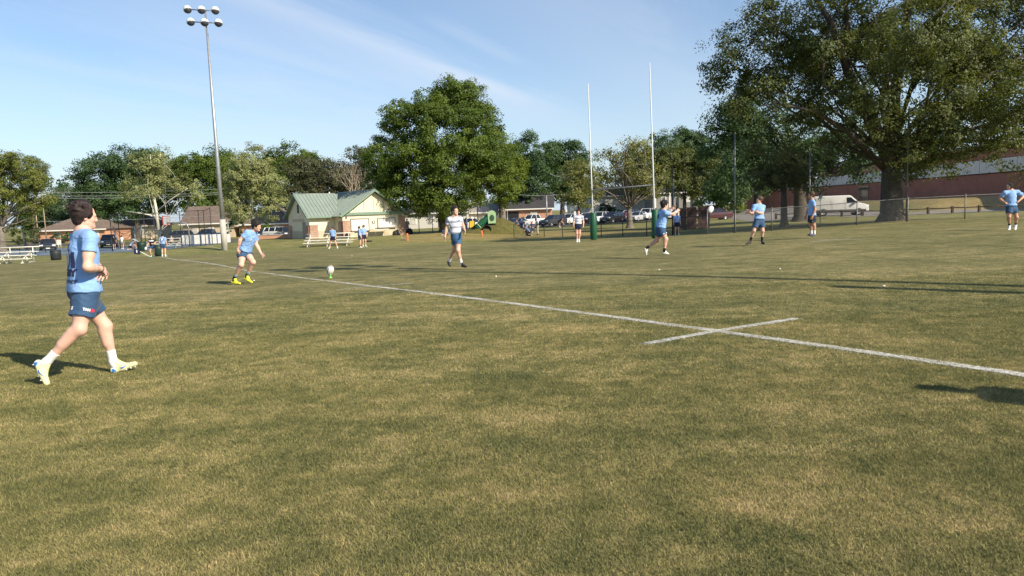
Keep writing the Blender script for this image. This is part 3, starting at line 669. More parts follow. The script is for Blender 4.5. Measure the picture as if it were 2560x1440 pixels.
fence('tall black wire fence round the basketball court', fp((276, 82), (296, 90), (360, 82), (385, 84), (450, 82), (497, 84), (510, 86), (527, 82)), 4.2, BLKM, LINKB, pr=.045, mid=True)

# ------------------------------------------------------------ wooden rail fence by the road
pts = [(XD(px, Y), Y) for px, Y in ((1940, 78), (1995, 76.5), (2050, 75), (2105, 73.5), (2157, 72), (2208, 70.8), (2260, 69.6), (2321, 68.4), (2382, 67.2), (2449, 66), (2520, 64.8), (2600, 63.6))]
o = np.array([*pts[0], gz(*pts[0])]); root = thing('rail_fence', 'low dark wooden post and rail fence beside the road', 'fence', tuple(o))
for i, p in enumerate(pts):
    b = np.array([*p, gz(*p)])-o; MB().box(b+[0, 0, .3], (.17, .17, .75), .3).build('post', WOODD, root)
    if i: MB().tube([pb+[0, 0, .52], (pb+b)/2+[0, 0, .5], b+[0, 0, .52]], .062, 6).build('rail', WOODD, root)
    pb = b

# ------------------------------------------------------------ concession building
TH = R(36)
A = np.array([XD(856, 75.5), 75.5]); zA = gz(*A)+.02
bld = thing('concession_building', 'cream and brown concession building with a green metal roof and two shuttered counters', 'building', (A[0], A[1], zA), TH)
W1, D1, EH, PKH, WL, RC, DL = 7.3, 9.5, 2.5, 4.95, 2.8, 2.3, 6.6
mid = W1/2
# walls (local frame: x along the front, y away from the field)
w_ = MB(); w_.prism([(0, -.4), (W1, -.4), (W1, EH), (mid, PKH-.12), (0, EH)], .0, D1, 'y'); w_.build('wall', CREAM, bld)
w2 = MB(); yl0, yl1 = RC, RC+DL; ym = (yl0+yl1)/2; RH = 4.75
w2.prism([(yl0, -.4), (yl1, -.4), (yl1, EH), (ym, RH-.12), (yl0, EH)], -WL, -.003, 'x'); w2.build('wall', CREAM, bld)
# darker lower band
bnd = MB(); bnd.box((W1/2, -.012, .2), (W1+.03, .03, 1.2)); bnd.box((-WL/2, yl0-.012, .2), (WL+.03, .03, 1.2)); bnd.box((-WL-.012, ym, .2), (.03, DL+.02, 1.2)); bnd.box((-.012, RC/2, .2), (.03, RC-.06, 1.2)); bnd.build('lower_band', TAN, bld)
bb = MB(); bb.box((-WL-.015, ym, 1.98), (.035, 3.6, .3)); bb.build('wall_band', TAN, bld)
# gable panels and battens
gp = MB(); gp.prism([(.25, EH+.14), (W1-.25, EH+.14), (mid, PKH-.25)], -.02, -.004, 'y'); gp.build('gable_panel', mat('gable_board', (.74, .66, .47), .8, var=.05), bld)
bt = MB()
for bx_ in (1.35, 2.5, 3.65, 4.8, 5.95):
    zt = PKH-.3-abs(bx_-mid)*(PKH-EH)/mid
    bt.box((bx_, -.03, (EH+.2+zt)/2), (.05, .03, zt-EH-.2))
bt.build('batten', mat('batten_wood', (.22, .22, .16), .7), bld)
fb = MB(); fb.box((mid, -.09, EH+.0), (W1+.5, .2, .3)); fb.build('fascia', TRIMG, bld)
# roofs as slabs with standing seams
def slab(mb, a, b, c, d, t=.1):
    n = Vector(np.cross(np.array(b)-a, np.array(d)-a)).normalized(); n = n if n.z > 0 else -n
    lo = [Vector(p) for p in (a, b, c, d)]; hi = [p+n*t for p in lo]
    mb.add(lo+hi, [(0, 1, 2, 3), (4, 5, 6, 7), (0, 1, 5, 4), (1, 2, 6, 5), (2, 3, 7, 6), (3, 0, 4, 7)]); return n
ov = .45; sl1 = (PKH-EH)/mid
gr = MB()
for s in (-1, 1):
    ex = mid+s*(mid+ov); ez = EH-ov*sl1
    n = slab(gr, (mid, -.55, PKH), (mid, D1+.4, PKH), (ex, D1+.4, ez), (ex, -.55, ez))
    for y_ in np.arange(-.35, D1+.3, .42):
        gr.box(((mid+ex)/2+n.x*.12, y_, (PKH+ez)/2+n.z*.12), (abs(ex-mid)/math.cos(math.atan(sl1)), .03, .05), 0, 0, s*math.atan(sl1))
gr.tube([(mid, -.58, PKH+.1), (mid, D1+.42, PKH+.1)], .09, 6)
gr.build('roof', ROOFG, bld)
lr = MB(); sl2 = (RH-EH)/(DL/2); xr0, xr1 = -WL-.4, 1.9
n = slab(lr, (xr0, ym, RH), (xr1, ym, RH), (.1, yl0-ov, EH-ov*sl2), (xr0, yl0-ov, EH-ov*sl2))
slab(lr, (xr0, ym, RH), (xr1, ym, RH), (.1, yl1+ov, EH-ov*sl2), (xr0, yl1+ov, EH-ov*sl2))
Ls = (DL/2+ov)/math.cos(math.atan(sl2))
for x_ in np.arange(xr0+.12, 1.8, .4):
    fr = 1.0 if x_ < .1 else max(.1, 1-(x_-.1)/1.8)   # seams stop at the valley
    y1 = ym; y0 = ym-(DL/2+ov)*fr; z1 = RH; z0 = RH-(DL/2+ov)*fr*sl2
    lr.box((x_, (y0+y1)/2+n.y*.12, (z0+z1)/2+n.z*.12), (.03, Ls*fr, .05), 0, math.atan(sl2), 0)
lr.tube([(xr0, ym, RH+.1), (xr1-.3, ym, RH+.1)], .08, 6)
lr.build('roof', ROOFG, bld)
gt = MB(); gt.box(((xr0-.1)/2, yl0-ov-.06, EH-ov*sl2+.06), (abs(xr0)+.1, .14, .16)); gt.box((xr0-.02, (ym+yl0-ov)/2, (RH+EH-ov*sl2)/2), (.06, Ls, .18), 0, math.atan(sl2), 0); gt.box((xr0-.02, (ym+yl1+ov)/2, (RH+EH-ov*sl2)/2), (.06, Ls, .18), 0, -math.atan(sl2), 0)
for s in (-1, 1): gt.box((mid+s*(mid+ov)/2, -.58, (PKH+EH-ov*sl1)/2+.03), ((mid+ov)/math.cos(math.atan(sl1)), .07, .2), 0, 0, s*math.atan(sl1))
gt.build('roof_trim', TRIMG, bld)
# brick piers
pr = MB()
for (x_, y_, wx, h_) in ((.34, -.02, .78, 1.75), (W1-.33, -.02, .8, 2.0), (-WL+.42, yl0-.02, .9, 1.4)):
    pp = MB(); pp.box((x_, y_+.0, h_/2-.2), (wx, .26, h_+.4)); pp.box((x_, y_, h_+.02), (wx+.06, .3, .06)); pp.build('brick_pier', BRICKM, bld)
pp = MB(); pp.box((-WL+.0, yl0+.5, .5), (.26, .95, 1.8)); pp.box((-WL, yl1-.5, .5), (.26, .95, 1.8)); pp.build('brick_pier', BRICKM, bld)
pp = MB(); pp.box((-.02, .55, .75), (.24, .8, 2.0)); pp.build('brick_pier', BRICKM, bld)
# counters with roller shutters
for (x0, x1, z0, z1) in ((.95, 2.95, .72, 1.92), (4.1, 6.1, .95, 1.88)):
    fr = MB(); fr.box(((x0+x1)/2, -.05, z1+.05), (x1-x0+.2, .12, .1)); fr.box((x0-.05, -.05, (z0+z1)/2), (.1, .11, z1-z0)); fr.box((x1+.05, -.05, (z0+z1)/2), (.1, .11, z1-z0)); fr.box(((x0+x1)/2, -.14, z0-.05), (x1-x0+.24, .3, .08))
    f_ = fr.build('counter_frame', mat('counter_frame', (.33, .30, .24), .6), bld)
    sh = MB(); nz = int((z1-z0)/.075)
    for i in range(nz): sh.box(((x0+x1)/2, -.024-.006*(i % 2), z0+(i+.5)*(z1-z0)/nz), (x1-x0, .03, (z1-z0)/nz*.94))
    sh.build('roller_shutter', SHUT, f_)
pl = MB(); pl.box((3.55, -.03, 1.52), (.34, .03, .26)); q_ = pl.build('wall_plaque', mat('plaque', (.09, .09, .08), .5), bld)
q2 = MB(); q2.box((3.55, -.05, 1.53), (.14, .012, .14)); q2.build('plaque_symbol', WHITE, q_)
for x_ in (.42, W1-.4):
    ll = MB(); ll.box((x_, -.07, 2.12), (.14, .12, .22)); ll.build('wall_lamp', mat('wall_lamp', (.2, .19, .15), .5), bld)
vt = MB(); vt.box((-WL-.02, ym-.1, 3.25), (.05, .5, .95)); vt.build('louvre_vent', mat('louvre', (.05, .05, .06), .6), bld)
dr = MB(); dr.box((-WL-.03, yl0+1.6, .82), (.05, .95, 1.9)); d_ = dr.build('door', mat('grey_door', (.26, .24, .21), .6), bld); MB().tube([(-WL-.08, yl0+1.25, .85), (-WL-.08, yl0+1.35, .85)], .03, 6).build('handle', GALV, d_)
dp = MB(); dp.tube([(-.75, yl0-.06, -.3), (-.75, yl0-.06, EH-.1)], .06, 8); dp.build('downpipe', TAN, bld)
sk = MB(); sk.box((-.06, .25, EH-.28), (.3, .3, .22)); sk.build('loudspeaker', BLKM, bld)
fl = MB(); fl.lathe([(0, .12), (.13, .08), (.16, 0), (0, 0)], (-WL-.16, yl0+.35, EH+.15), 12); fl.build('floodlight', WHITE, bld)
vp = MB(); vp.tube([(.95, ym, RH), (.95, ym, RH+.32)], .07, 8); vp.build('vent_pipe', WHITE, bld)

# ------------------------------------------------------------ school on the right
SX = 55.0
sch = thing('school_building', 'long dark red brick school with a broad white band below its upper wall', 'building', (SX, 60, 0))
s_ = MB(); s_.box((10, 41, 2.0), (20, 130, 4.0)); s_.build('wall', BRICKS, sch)
s_ = MB(); s_.box((9.9, 41, 4.85), (20.2, 130.2, 1.5)); s_.build('concrete_band', OFFW, sch)
s_ = MB(); s_.box((10.1, 21, 6.4), (19.9, 91, 1.6)); s_.build('upper_wall', BRICKS, sch)
s_ = MB(); s_.box((10.1, 21, 7.3), (20.3, 91.3, .22)); s_.build('parapet', OFFW, sch)
for k_, yy in enumerate(np.arange(-20, 104, 6.1)):
    s_ = MB(); s_.box((-.205, yy, 4.85), (.02, .04, 1.46)); s_.build('panel_joint', GALVD, sch)
dz = gz(SX-1, 98)
for (yy, ww, hh, nm) in ((50, 3.2, 3.6, 'door'),):
    s_ = MB(); s_.box((-.02, yy, hh/2), (.06, ww, hh)); s_.build('door', glassm(), sch)
wn = MB(); wn.box((-.04, 97, 2.4), (.08, 3.4, 3.2)); wo_ = wn.build('window', mat('window_frame_dark', (.04, .045, .045), .5), sch)
for i in range(3):
    p_ = MB(); p_.box((-.09, 97, 1.4+i*1.0), (.02, 2.9, .85)); p_.build('pane', mat('sky_glass', (.20, .27, .26), .25, var=.1), wo_)
for i in range(2):
    p_ = MB(); p_.box((-.3, 101.5+i*1.6, 4.6), (.3, .5, .35)); p_.build('security_light', mat('bright_lamp', (.85, .85, .82), .4), sch)

# ------------------------------------------------------------ houses
def house(label, px, Y, wdt, dep, eh, rh, wallm, roofm, rz=0, hip=True, wins=(), garage=None, cols=0, gable=False, base_dz=0):
    x = XD(px, Y); z = gz(x, Y)+base_dz
    h = thing('house', label, 'house', (x, Y, z), rz)
    a, d = wdt/2, dep
    MB().box((0, d/2, eh/2-.4), (wdt, d, eh+.8)).build('wall', wallm, h)
    o_ = .5; rf = MB(); inset = d/2 if hip else 0
    e = [(-a-o_, -o_, eh), (a+o_, -o_, eh), (a+o_, d+o_, eh), (-a-o_, d+o_, eh)]
    r1, r2 = (-a-o_+inset+(o_ if hip else 0), d/2, eh+rh), (a+o_-inset-(o_ if hip else 0), d/2, eh+rh)
    rf.add(e+[r1, r2], [(0, 1, 5, 4), (2, 3, 4, 5), (3, 0, 4), (1, 2, 5), (0, 3, 2, 1)]); roof = rf.build('roof', roofm, h)
    MB().box((0, -o_-.03, eh-.06), (wdt+2*o_, .08, .22)).build('fascia', WHITE, roof)
    for (wx, wz, ww, wh) in wins:
        f = MB(); f.box((wx, -.03, wz), (ww, .08, wh)); fo = f.build('window', WHITE, h)
        for k in (-1, 1): 
            p_ = MB(); p_.box((wx, -.08, wz+k*wh*.235), (ww*.82, .02, wh*.4)); p_.build('pane', mat('window_blind', (.55, .53, .46), .5), fo)
    if garage: 
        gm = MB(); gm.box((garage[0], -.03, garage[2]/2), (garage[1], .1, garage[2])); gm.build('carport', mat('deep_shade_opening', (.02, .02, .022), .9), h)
    for k in range(cols):
        c_ = MB(); c_.box((-a+.3+k*(wdt-.6)/max(1, cols-1), -.9, eh/2), (.28, .28, eh)); c_.build('porch_column', WHITE, h)
    return h
house('long brick house with a brown hipped roof behind the walking man', 178, 134, 12.6, 9, 2.35, 2.5, BRICKO, SHING, 0, True, [(-2.6, 1.5, .85, .95), (4.6, 1.45, 1.0, 1.2), (1.2, 1.5, .8, .95)])
house('tan house with a brown roof behind the basketball court', 520, 132, 9.5, 8, 2.7, 3.3, mat('tan_siding', (.50, .40, .27), .8, bump=.2, bscale=5), SHING, 0, False, [(-2.5, 1.4, 1, 1.1), (.5, 1.4, 1, 1.1), (3, 1.4, 1, 1.1)])
house('brown roofed brick house left of the concession building', 660, 132, 9.5, 10, 2.2, 4.1, BRICKO, SHING, 0, True, [(-1.5, 1.3, 1, 1.1), (2.2, 1.3, 1, 1.1)])
house('orange brick house with a steep dark roof and a dark carport', 1316, 138, 9.8, 8, 3.0, 3.1, BRICKO, SHINGD, R(-4), False, [(1.4, 1.5, 1.3, 1.7)], garage=(-3.1, 3.2, 2.5))
house('low white house with shutters and tall narrow windows behind the budding tree', 1520, 168, 18, 9, 3.3, 2.3, mat('white_siding', (.76, .71, .60), .7, var=.05), SHINGD, 0, True, [(-6.5, 1.7, 1.1, 1.9), (-4, 1.7, 1.1, 1.9), (-1, 1.7, 1.1, 1.9), (3.5, 1.7, 1.2, 1.9), (6, 1.7, 1.2, 1.9)], base_dz=1.6)
house('grey roofed house with a white columned porch right of the goal', 1690, 146, 9.5, 9, 3.0, 3.4, mat('grey_siding', (.22, .21, .2), .8), SHINGD, 0, False, [(-2.5, 1.6, 1, 1.3), (2.4, 1.6, 1, 1.3)], cols=4, base_dz=1.4)
house('shaded white house under the broad middle tree', 1085, 138, 13, 8, 2.9, 2.4, mat('pale_siding', (.55, .52, .46), .8, var=.06), SHINGD, 0, True, [(-4, 1.5, 1, 1.4), (-.5, 1.5, .9, 1.4), (3, 1.5, 1, 1.4)], garage=(1.3, 1.0, 2.1))
house('low white house with a long pale roof behind the swings', 1188, 142, 9, 8, 2.6, 2.2, mat('cream_siding', (.62, .56, .44), .8, var=.06), mat('pale_shingles', (.30, .27, .23), .9, var=.15), 0, False, [(-2, 1.4, 1, 1.1), (2, 1.4, 1, 1.1)])
house('brown house half hidden behind the left edge trees', 330, 150, 9, 8, 2.6, 2.6, mat('cream_siding', (.62, .56, .44), .8), SHING, 0, True, [(-2, 1.4, 1, 1.1), (2, 1.4, 1, 1.1)])

# ------------------------------------------------------------ bleachers
def bleachers(label, px0, px1, Y, rz=0, rows=4):
    x0, x1 = XD(px0, Y), XD(px1, Y); L = x1-x0; cx = (x0+x1)/2; z = gz(cx, Y)
    b = thing('bleachers', label, 'bleachers', (cx, Y, z), rz, 'aluminium bleachers')
    for i in range(rows-1):
        MB().box((0, i*.55, .34+i*.24), (L, .25, .055)).build('seat_plank', ALU, b)
        if i: MB().box((0, i*.55-.28, .14+i*.2), (L, .22, .045)).build('foot_plank', ALU, b)
    MB().tube([(-L/2, 1.35, 1.16), (L/2, 1.35, 1.16)], .035, 6).build('top_rail', ALU, b)
    for fx in (-.42, -.02, .38):
        m_ = MB(); x = fx*L
        for i in range(rows-1): m_.tube([(x, i*.55, 0), (x, i*.55, .33+i*.24)], .035, 6)
        m_.tube([(x, -.2, .04), (x, 1.45, .04)], .035, 6); m_.tube([(x, 1.35, 0), (x, 1.35, 1.16)], .03, 6); m_.tube([(x, 0, .3), (x, 1.1, .8)], .025, 6); m_.build('frame', ALU, b)
    m_ = MB(); m_.tube([(-.4*L, 1.2, .15), (-.05*L, 1.2, .85)], .022, 6); m_.tube([(.36*L, 1.2, .85), (0, 1.2, .15)], .022, 6); m_.build('cross_brace', ALU, b)
    return b
bleachers('silver bleachers in front of the concession building behind the players', 755, 877, 65.5, R(3))
bleachers('silver bleachers cut off by the left edge of the picture', -80, 62, 51, R(3))
bleachers('silver bleachers on the basketball court behind two players', 350, 445, 83, R(3))

# ------------------------------------------------------------ bins, markers, flag, table, bags
def bin_(label, px, Y, r, h, m, px_=0):
    x = XD(px, Y); t = thing('trash_can', label, 'trash can', (x, Y, gz(x, Y)))
    mb = MB(); mb.lathe([(0, 0), (r*.94, 0), (r*.97, h*.3), (r*.99, h*.32), (r*.98, h*.6), (r, h*.63), (r, h), (r*.9, h), (r*.88, h*.5), (0, h*.5)], (0, 0, 0), 20); mb.build('barrel', m, t)
    mb = MB(); mb.lathe([(r*1.03, h-.05), (r*1.05, h-.02), (r*1.03, h+.015), (r*.93, h+.015)], (0, 0, 0), 20); mb.build('rim', m, t); return t
bin_('dark barrel trash can on the grass right of the left bleachers', 132, 59.5, .40, .82, mat('dark_barrel', (.022, .028, .03), .6, var=.25))
bin_('green barrel trash can on the court edge right of the goalless poles', 349, 78, .46, 1.0, GREENB)
bin_('green barrel trash can on the grass between the two players near the corner', 390, 60, .36, .92, GREENB)
bin_('brown barrel trash can behind the black fence at the far left', 68, 96, .42, 1.0, mat('brown_barrel', (.07, .06, .055), .7))
def marker(label, px, py, h=.5):
    p = G(px, py); t = thing('pylon_marker', label, 'pylon', tuple(p), 0, 'orange corner pylons'); k = h
    mb = MB(); mb.box((0, 0, k*.5), (.15, .15, k), .3); b_ = mb.build('pylon_body', ORANGE, t); bevel(b_, .015)
    MB().box((0, 0, k*.93), (.155, .155, .05), .3).build('pylon_cap', ORANGE, t); return t
marker('orange pylon near the concession building side of the goal line', 1019, 603, .72)
marker('orange pylon in front of the green slide and mound', 1205, 592, .62)
# corner flag on a leaning white pole
p = G(376, 642); t = thing('corner_flag', 'small navy corner flag hanging from a leaning white pole at the far corner', 'corner flag', tuple(p))
tipx = P(341, 624, p[1]-.4)-p; 
MB().tube([(0, 0, 0), tipx], .022, 6).build('flag_pole', WHITE, t)
f = MB(); vs = []; 
for i in range(5):
    for j in range(4): vs.append(tipx+np.array([-.02+.13*i-.22, .03*math.sin(i*1.6+j), .12-.155*j-.02*i]))
f.add(vs, [(i*4+j, i*4+j+1, i*4+j+5, i*4+j+4) for i in range(4) for j in range(3)], True); fo = f.build('flag', NAVY, t)
fe = MB(); c0 = tipx+np.array([.05, -.04, -.14]); fe.add([c0+np.array([.07*math.cos(a_)*(1 if k % 2 else .7), -.03, .14*math.sin(a_)]) for k, a_ in enumerate(np.linspace(0, 2*math.pi, 12, endpoint=False))], [tuple(range(12))]); fe.build('flag_emblem', WHITE, fo)
# folding table by the counter and kit bags
x, Y = XD(948, 77.2), 77.2; t = thing('folding_table', 'white folding table standing against the counter wall', 'table', (x, Y, gz(x, Y)), TH)
MB().box((0, 0, .74), (1.85, .7, .05)).build('table_top', WHITE, t)
for sx in (-.7, .7):
    m_ = MB(); m_.tube([(sx, -.28, 0), (sx, -.28, .72)], .018, 6); m_.tube([(sx, .28, 0), (sx, .28, .72)], .018, 6); m_.tube([(sx, -.28, .2), (sx, .28, .2)], .015, 6); m_.build('leg', GALV, t)
def bag(label, px, Y, s, col, nm='kit_bag', dz=0, rz=0):
    x = XD(px, Y); t = thing(nm, label, 'bag', (x, Y, gz(x, Y)+dz), rz, 'kit bags')
    m_ = MB(); m_.lathe([(0, 0), (.3*s, 0), (.34*s, .12*s), (.33*s, .35*s), (.22*s, .55*s), (.08*s, .62*s), (0, .62*s)], (0, 0, 0), 14); b_ = m_.build('bag_body', mat('bag_'+nm+str(col), col, .7, bump=.5, bscale=8), t)
    MB().tube([(-.14*s, 0, .52*s), (-.08*s, -.03, .74*s), (.08*s, -.03, .74*s), (.14*s, 0, .52*s)], .02, 6).build('strap', BLKM, t)
    return t
bag('black kit bag against the brick pier left of the counters', 866, 75.0, .85, (.012, .012, .014))
bag('black kit bag leaning left of the right-hand pier', 985, 78.2, .8, (.015, .015, .017))
bag('larger black kit bag touching the right-hand pier', 993, 78.6, 1.0, (.012, .013, .015))
bag('tall black bag standing by the grey clothed person', 1022, 80.6, 1.1, (.014, .014, .016))
x, Y = XD(947, 77.15), 77.15; bx2 = thing('tool_case', 'flat dark case lying on the white folding table', 'case', (x, Y, gz(x, Y)+.766), TH); bo = MB().box((0, 0, .055), (.95, .3, .11)).build('case_body', BLKM, bx2); bevel(bo, .02); MB().tube([(-.1, -.16, .08), (.1, -.16, .08)], .015, 6).build('handle', GALVD, bx2)
# dropped line-marking hose and bar near the building
for lab, pp in (('thin tan hose trailing over the grass from the counter to the bleachers', [(1005, 586), (1003, 592), (985, 577), (930, 588), (895, 597), (872, 604)]),):
    ps = [G(*q_) for q_ in pp[2:]]; o_ = ps[0]; m_ = MB(); m_.tube([q_-o_+np.array([0, 0, .02]) for q_ in ps], .025, 6); tag(m_.build('hose', mat('tan_hose', (.5, .42, .25), .7), None, tuple(o_)), lab, 'hose')
p = G(920, 605); tb = thing('tackle_bar', 'short dark bar lying on the grass right of the two talking players', 'bar', tuple(p)); MB().tube([(-.4, 0, .07), (.4, 0, .09)], .07, 8).build('bar', BLKM, tb); MB().tube([(-.42, 0, .07), (-.38, 0, .07)], .085, 8).build('end_cap', GALVD, tb)
p = G(1003, 600); rk = thing('rake', 'wooden handled rake leaning by the building end of the goal line', 'rake', tuple(p)); MB().tube([(.15, 0, .02), (-.35, .6, 1.15)], .022, 6).build('handle', mat('rake_wood', (.5, .4, .22), .7), rk); MB().box((.17, 0, .04), (.4, .05, .06)).build('rake_head', GALVD, rk)

# ------------------------------------------------------------ court: hoop, boards, poles, brick planter, gates
x, Y = XD(470, 86), 86.0; t = thing('basketball_hoop', 'basketball hoop on a bent goose neck pole facing left', 'basketball hoop', (x, Y, gz(x, Y)))
arm = [(0, 0, 0), (0, 0, 2.2)]+[(-.75*(1-math.cos(a_)), 0, 2.2+.75*math.sin(a_)) for a_ in np.linspace(.15, math.pi/2, 7)]+[(-2.55, 0, 2.97)]
MB().tube(arm, .085, 10).build('pole', GALV, t)
bbm = MB(); bbm.box((-2.62, 0, 3.25), (.06, 1.65, 1.05), 0); bo = bbm.build('backboard', mat('backboard_grey', (.42, .42, .43), .4), t)
m_ = MB(); 
for s in (-1, 1): m_.box((-2.62, s*.84, 3.25), (.09, .06, 1.1))
for s in (-1, 1): m_.box((-2.62, 0, 3.25+s*.53), (.09, 1.7, .06))
m_.build('board_frame', mat('red_trim', (.5, .06, .05), .5), bo)
m_ = MB(); ring = [(-2.95+.24*math.cos(a_), .24*math.sin(a_), 2.88) for a_ in np.linspace(0, 2*math.pi, 17)]; m_.tube(ring, .025, 6, cap=False); m_.box((-2.68, 0, 2.87), (.12, .16, .12)); m_.build('rim', mat('red_trim', (.5, .06, .05), .5), t)
MB().tube([(-2.55, 0, 3.55), (-1.6, 0, 2.98)], .022, 6).build('brace', GALV, t)
# low white boards round the rink
def boards(label, pxa, pxb, Y, h):
    xa, xb = XD(pxa, Y), XD(pxb, Y); t = thing('rink_boards', label, 'barrier', ((xa+xb)/2, Y, gz((xa+xb)/2, Y))); L = xb-xa
    MB().box((0, 0, h/2-.1), (L, .1, h+.2)).build('board', mat('white_board', (.78, .75, .68), .5, var=.12, vscale=2), t)
    n = 6
    for i in range(n): MB().box((-L/2+(i+.4)*L/n, -.06, h/2), (.22 if i % 2 else .1, .03, h*.98)).build('post', mat('blue_post', (.10, .15, .24), .5), t)
    MB().box((0, -.02, .1), (L, .15, .16)).build('kick_plate', mat('blue_post', (.10, .15, .24), .5), t)
boards('low white rink boards with blue posts behind the floodlight pole', 452, 572, 88, 1.3)
# three pale poles of a rope climber
def pole(label, p0, p1, Y, r=.09, m=None, nm='climbing_pole', grp='poles of the rope climber'):
    a_ = P(*p0, Y); a_[2] = gz(a_[0], Y); b_ = P(*p1, Y); t = thing(nm, label, 'pole', tuple(a_), 0, grp)
    MB().tube([(0, 0, -.1), b_-a_], r, 10).build('shaft', m or GALV, t); MB().lathe([(r*1.15, 0), (r*1.1, .06), (0, .09)], b_-a_, 10).build('cap', m or GALV, t); return b_
pa = pole('leftmost pale pole of the rope climber, tilted to the left', (297, 602), (283, 567), 92)
pb_ = pole('upright pale pole of the rope climber left of the green bin', (337, 604), (336, 566), 92)
pc = pole('upright pale pole of the rope climber right above the green bin', (352, 603), (353, 564), 94)
cab = thing('climbing_net', 'dark sagging ropes strung between the three pale poles', 'climbing net', tuple(pa)); m_ = MB()
for q1, q2, s in ((pa, pb_, .9), (pb_, pc, .4), (pa, pb_, 1.6), (pa, pc, 1.2)):
    m_.tube([(q1-pa)*(1-u)+(q2-pa)*u-np.array([0, 0, s*4*u*(1-u)]) for u in np.linspace(0, 1, 9)], .03, 5)
m_.build('rope', GALVD, cab)
# brick planter wall by the concession building
x0, x1, Y = XD(640, 84), XD(730, 84), 84; t = thing('brick_wall', 'low brick wall with a pale cap left of the concession building', 'wall', ((x0+x1)/2, Y, gz((x0+x1)/2, Y)))
MB().box((0, 0, .05), (x1-x0, .4, .7)).build('wall_body', BRICKO, t); MB().box((0, 0, .43), (x1-x0+.08, .5, .06)).build('cap', CONC, t)
# brown gate enclosure
x, Y = XD(1743, 66), 66; t = thing('gate_enclosure', 'brown wooden double gate enclosure behind the flying ball', 'enclosure', (x, Y, gz(x, Y)))
BRW = mat('brown_boards', (.075, .04, .033), .8, var=.3, vscale=2, bump=.4)
for s in (-1, 1):
    m_ = MB()
    for i in range(6): m_.box((s*(.08+.15*i+.07), .0, 1.05), (.14, .05, 2.0))
    m_.box((s*.5, .045, .45), (.95, .04, .1)); m_.box((s*.5, .045, 1.7), (.95, .04, .1)); m_.build('gate_leaf', BRW, t)
    MB().box((s*1.08, .02, 1.05), (.14, .14, 2.2)).build('post', mat('gate_post', (.05, .03, .025), .8), t)
    MB().box((s*1.08, 1.2, 1.0), (.08, 2.2, 1.95)).build('side_panel', BRW, t)
# playground: mound, tunnel, slide, swing frame
def mound():
    Y = 80; xc = XD(1232, Y); zs = gz(xc, Y); vs = []; n, m = 34, 14
    for j in range(m+1):
        for i in range(n+1):
            u, v = i/n*2-1, j/m*2-1; hh = 1.75*max(0, 1-u*u)**1.3*max(0, 1-v*v)**.8*(1+.15*math.sin(3*u)); x = xc+u*3.9+.2; y = Y+v*2.6
            vs.append((x, y, gz(x, y)+hh-.04))
    mb = MB(); mb.add(vs, [(j*(n+1)+i, j*(n+1)+i+1, (j+1)*(n+1)+i+1, (j+1)*(n+1)+i) for j in range(m) for i in range(n)], True)
    tag(mb.build('mound', mat('mound_turf', (.095, .085, .022), .9, var=.3, vscale=3, bump=.8, bscale=9)), kind='structure')
mound()
Y = 77.6; x = XD(1216, Y); t = thing('tunnel', 'round black mouth of a pipe tunnel under the mound', 'tunnel', (x, Y, gz(x, Y)))
ax = Matrix.Rotation(R(-90), 3, 'X') @ Matrix.Rotation(R(0), 3, 'Y')
MB().lathe([(.44, 0), (.5, 0), (.5, 1.6), (.44, 1.6), (.44, 0)], (0, 0, .5), 20, Matrix.Rotation(R(-90), 3, 'X')).build('pipe', BLKM, t)
MB().lathe([(0, 1.2), (.44, 1.2)], (0, 0, .5), 20, Matrix.Rotation(R(-90), 3, 'X')).build('pipe_shade_disc', mat('deep_shade_opening', (.02, .02, .022), .9), t)  # dark disc closing the pipe, the shade inside put into its colour
Y = 78.5; a_ = P(1196, 571, Y); t = thing('tube_slide', 'green tube slide running down from a pale green hooded entrance', 'slide', (a_[0], Y, gz(a_[0], Y))); o_ = np.array(t.location)
SLG = mat('slide_green', (.02, .10, .05), .4, var=.15); SLP = mat('pale_green_panel', (.33, .48, .26), .5, var=.08)
pts = [P(px, py, Y)-o_ for px, py in ((1188, 573), (1197, 567), (1207, 556), (1218, 546), (1229, 540))]
MB().tube(pts, [.42, .42, .40, .40, .38], 14).build('slide_tube', SLG, t)
MB().tube([pts[1]-.02, pts[1]+np.array([.04, 0, .03])], .47, 14).build('flange', SLP, t)
hp = P(1230, 547, Y)-o_; m_ = MB(); m_.prism([(-.42, -.5), (.42, -.5), (.45, .55), (.3, .85), (0, .95), (-.3, .85), (-.45, .55)], -.45, -.35, 'y'); m2 = m_.build('entry_panel', SLP, t); m2.location = hp
m_ = MB(); m_.prism([(.27*math.cos(q_), .36*math.sin(q_)) for q_ in np.linspace(0, 2*math.pi, 16, endpoint=False)], -.47, -.452, 'y'); m3 = m_.build('entry_opening', mat('slide_dark', (.03, .08, .04), .6), t); m3.location = hp+np.array([0, 0, .1])
m_ = MB()
for s in (-.35, .35):
    for d_ in (-.3, .5): m_.tube([hp+np.array([s, d_, -2.3]), hp+np.array([s, d_, .3])], .05, 6)
m_.box(hp+np.array([0, .1, -.5]), (.9, 1.0, .08)); m_.build('platform', GREENB, t)
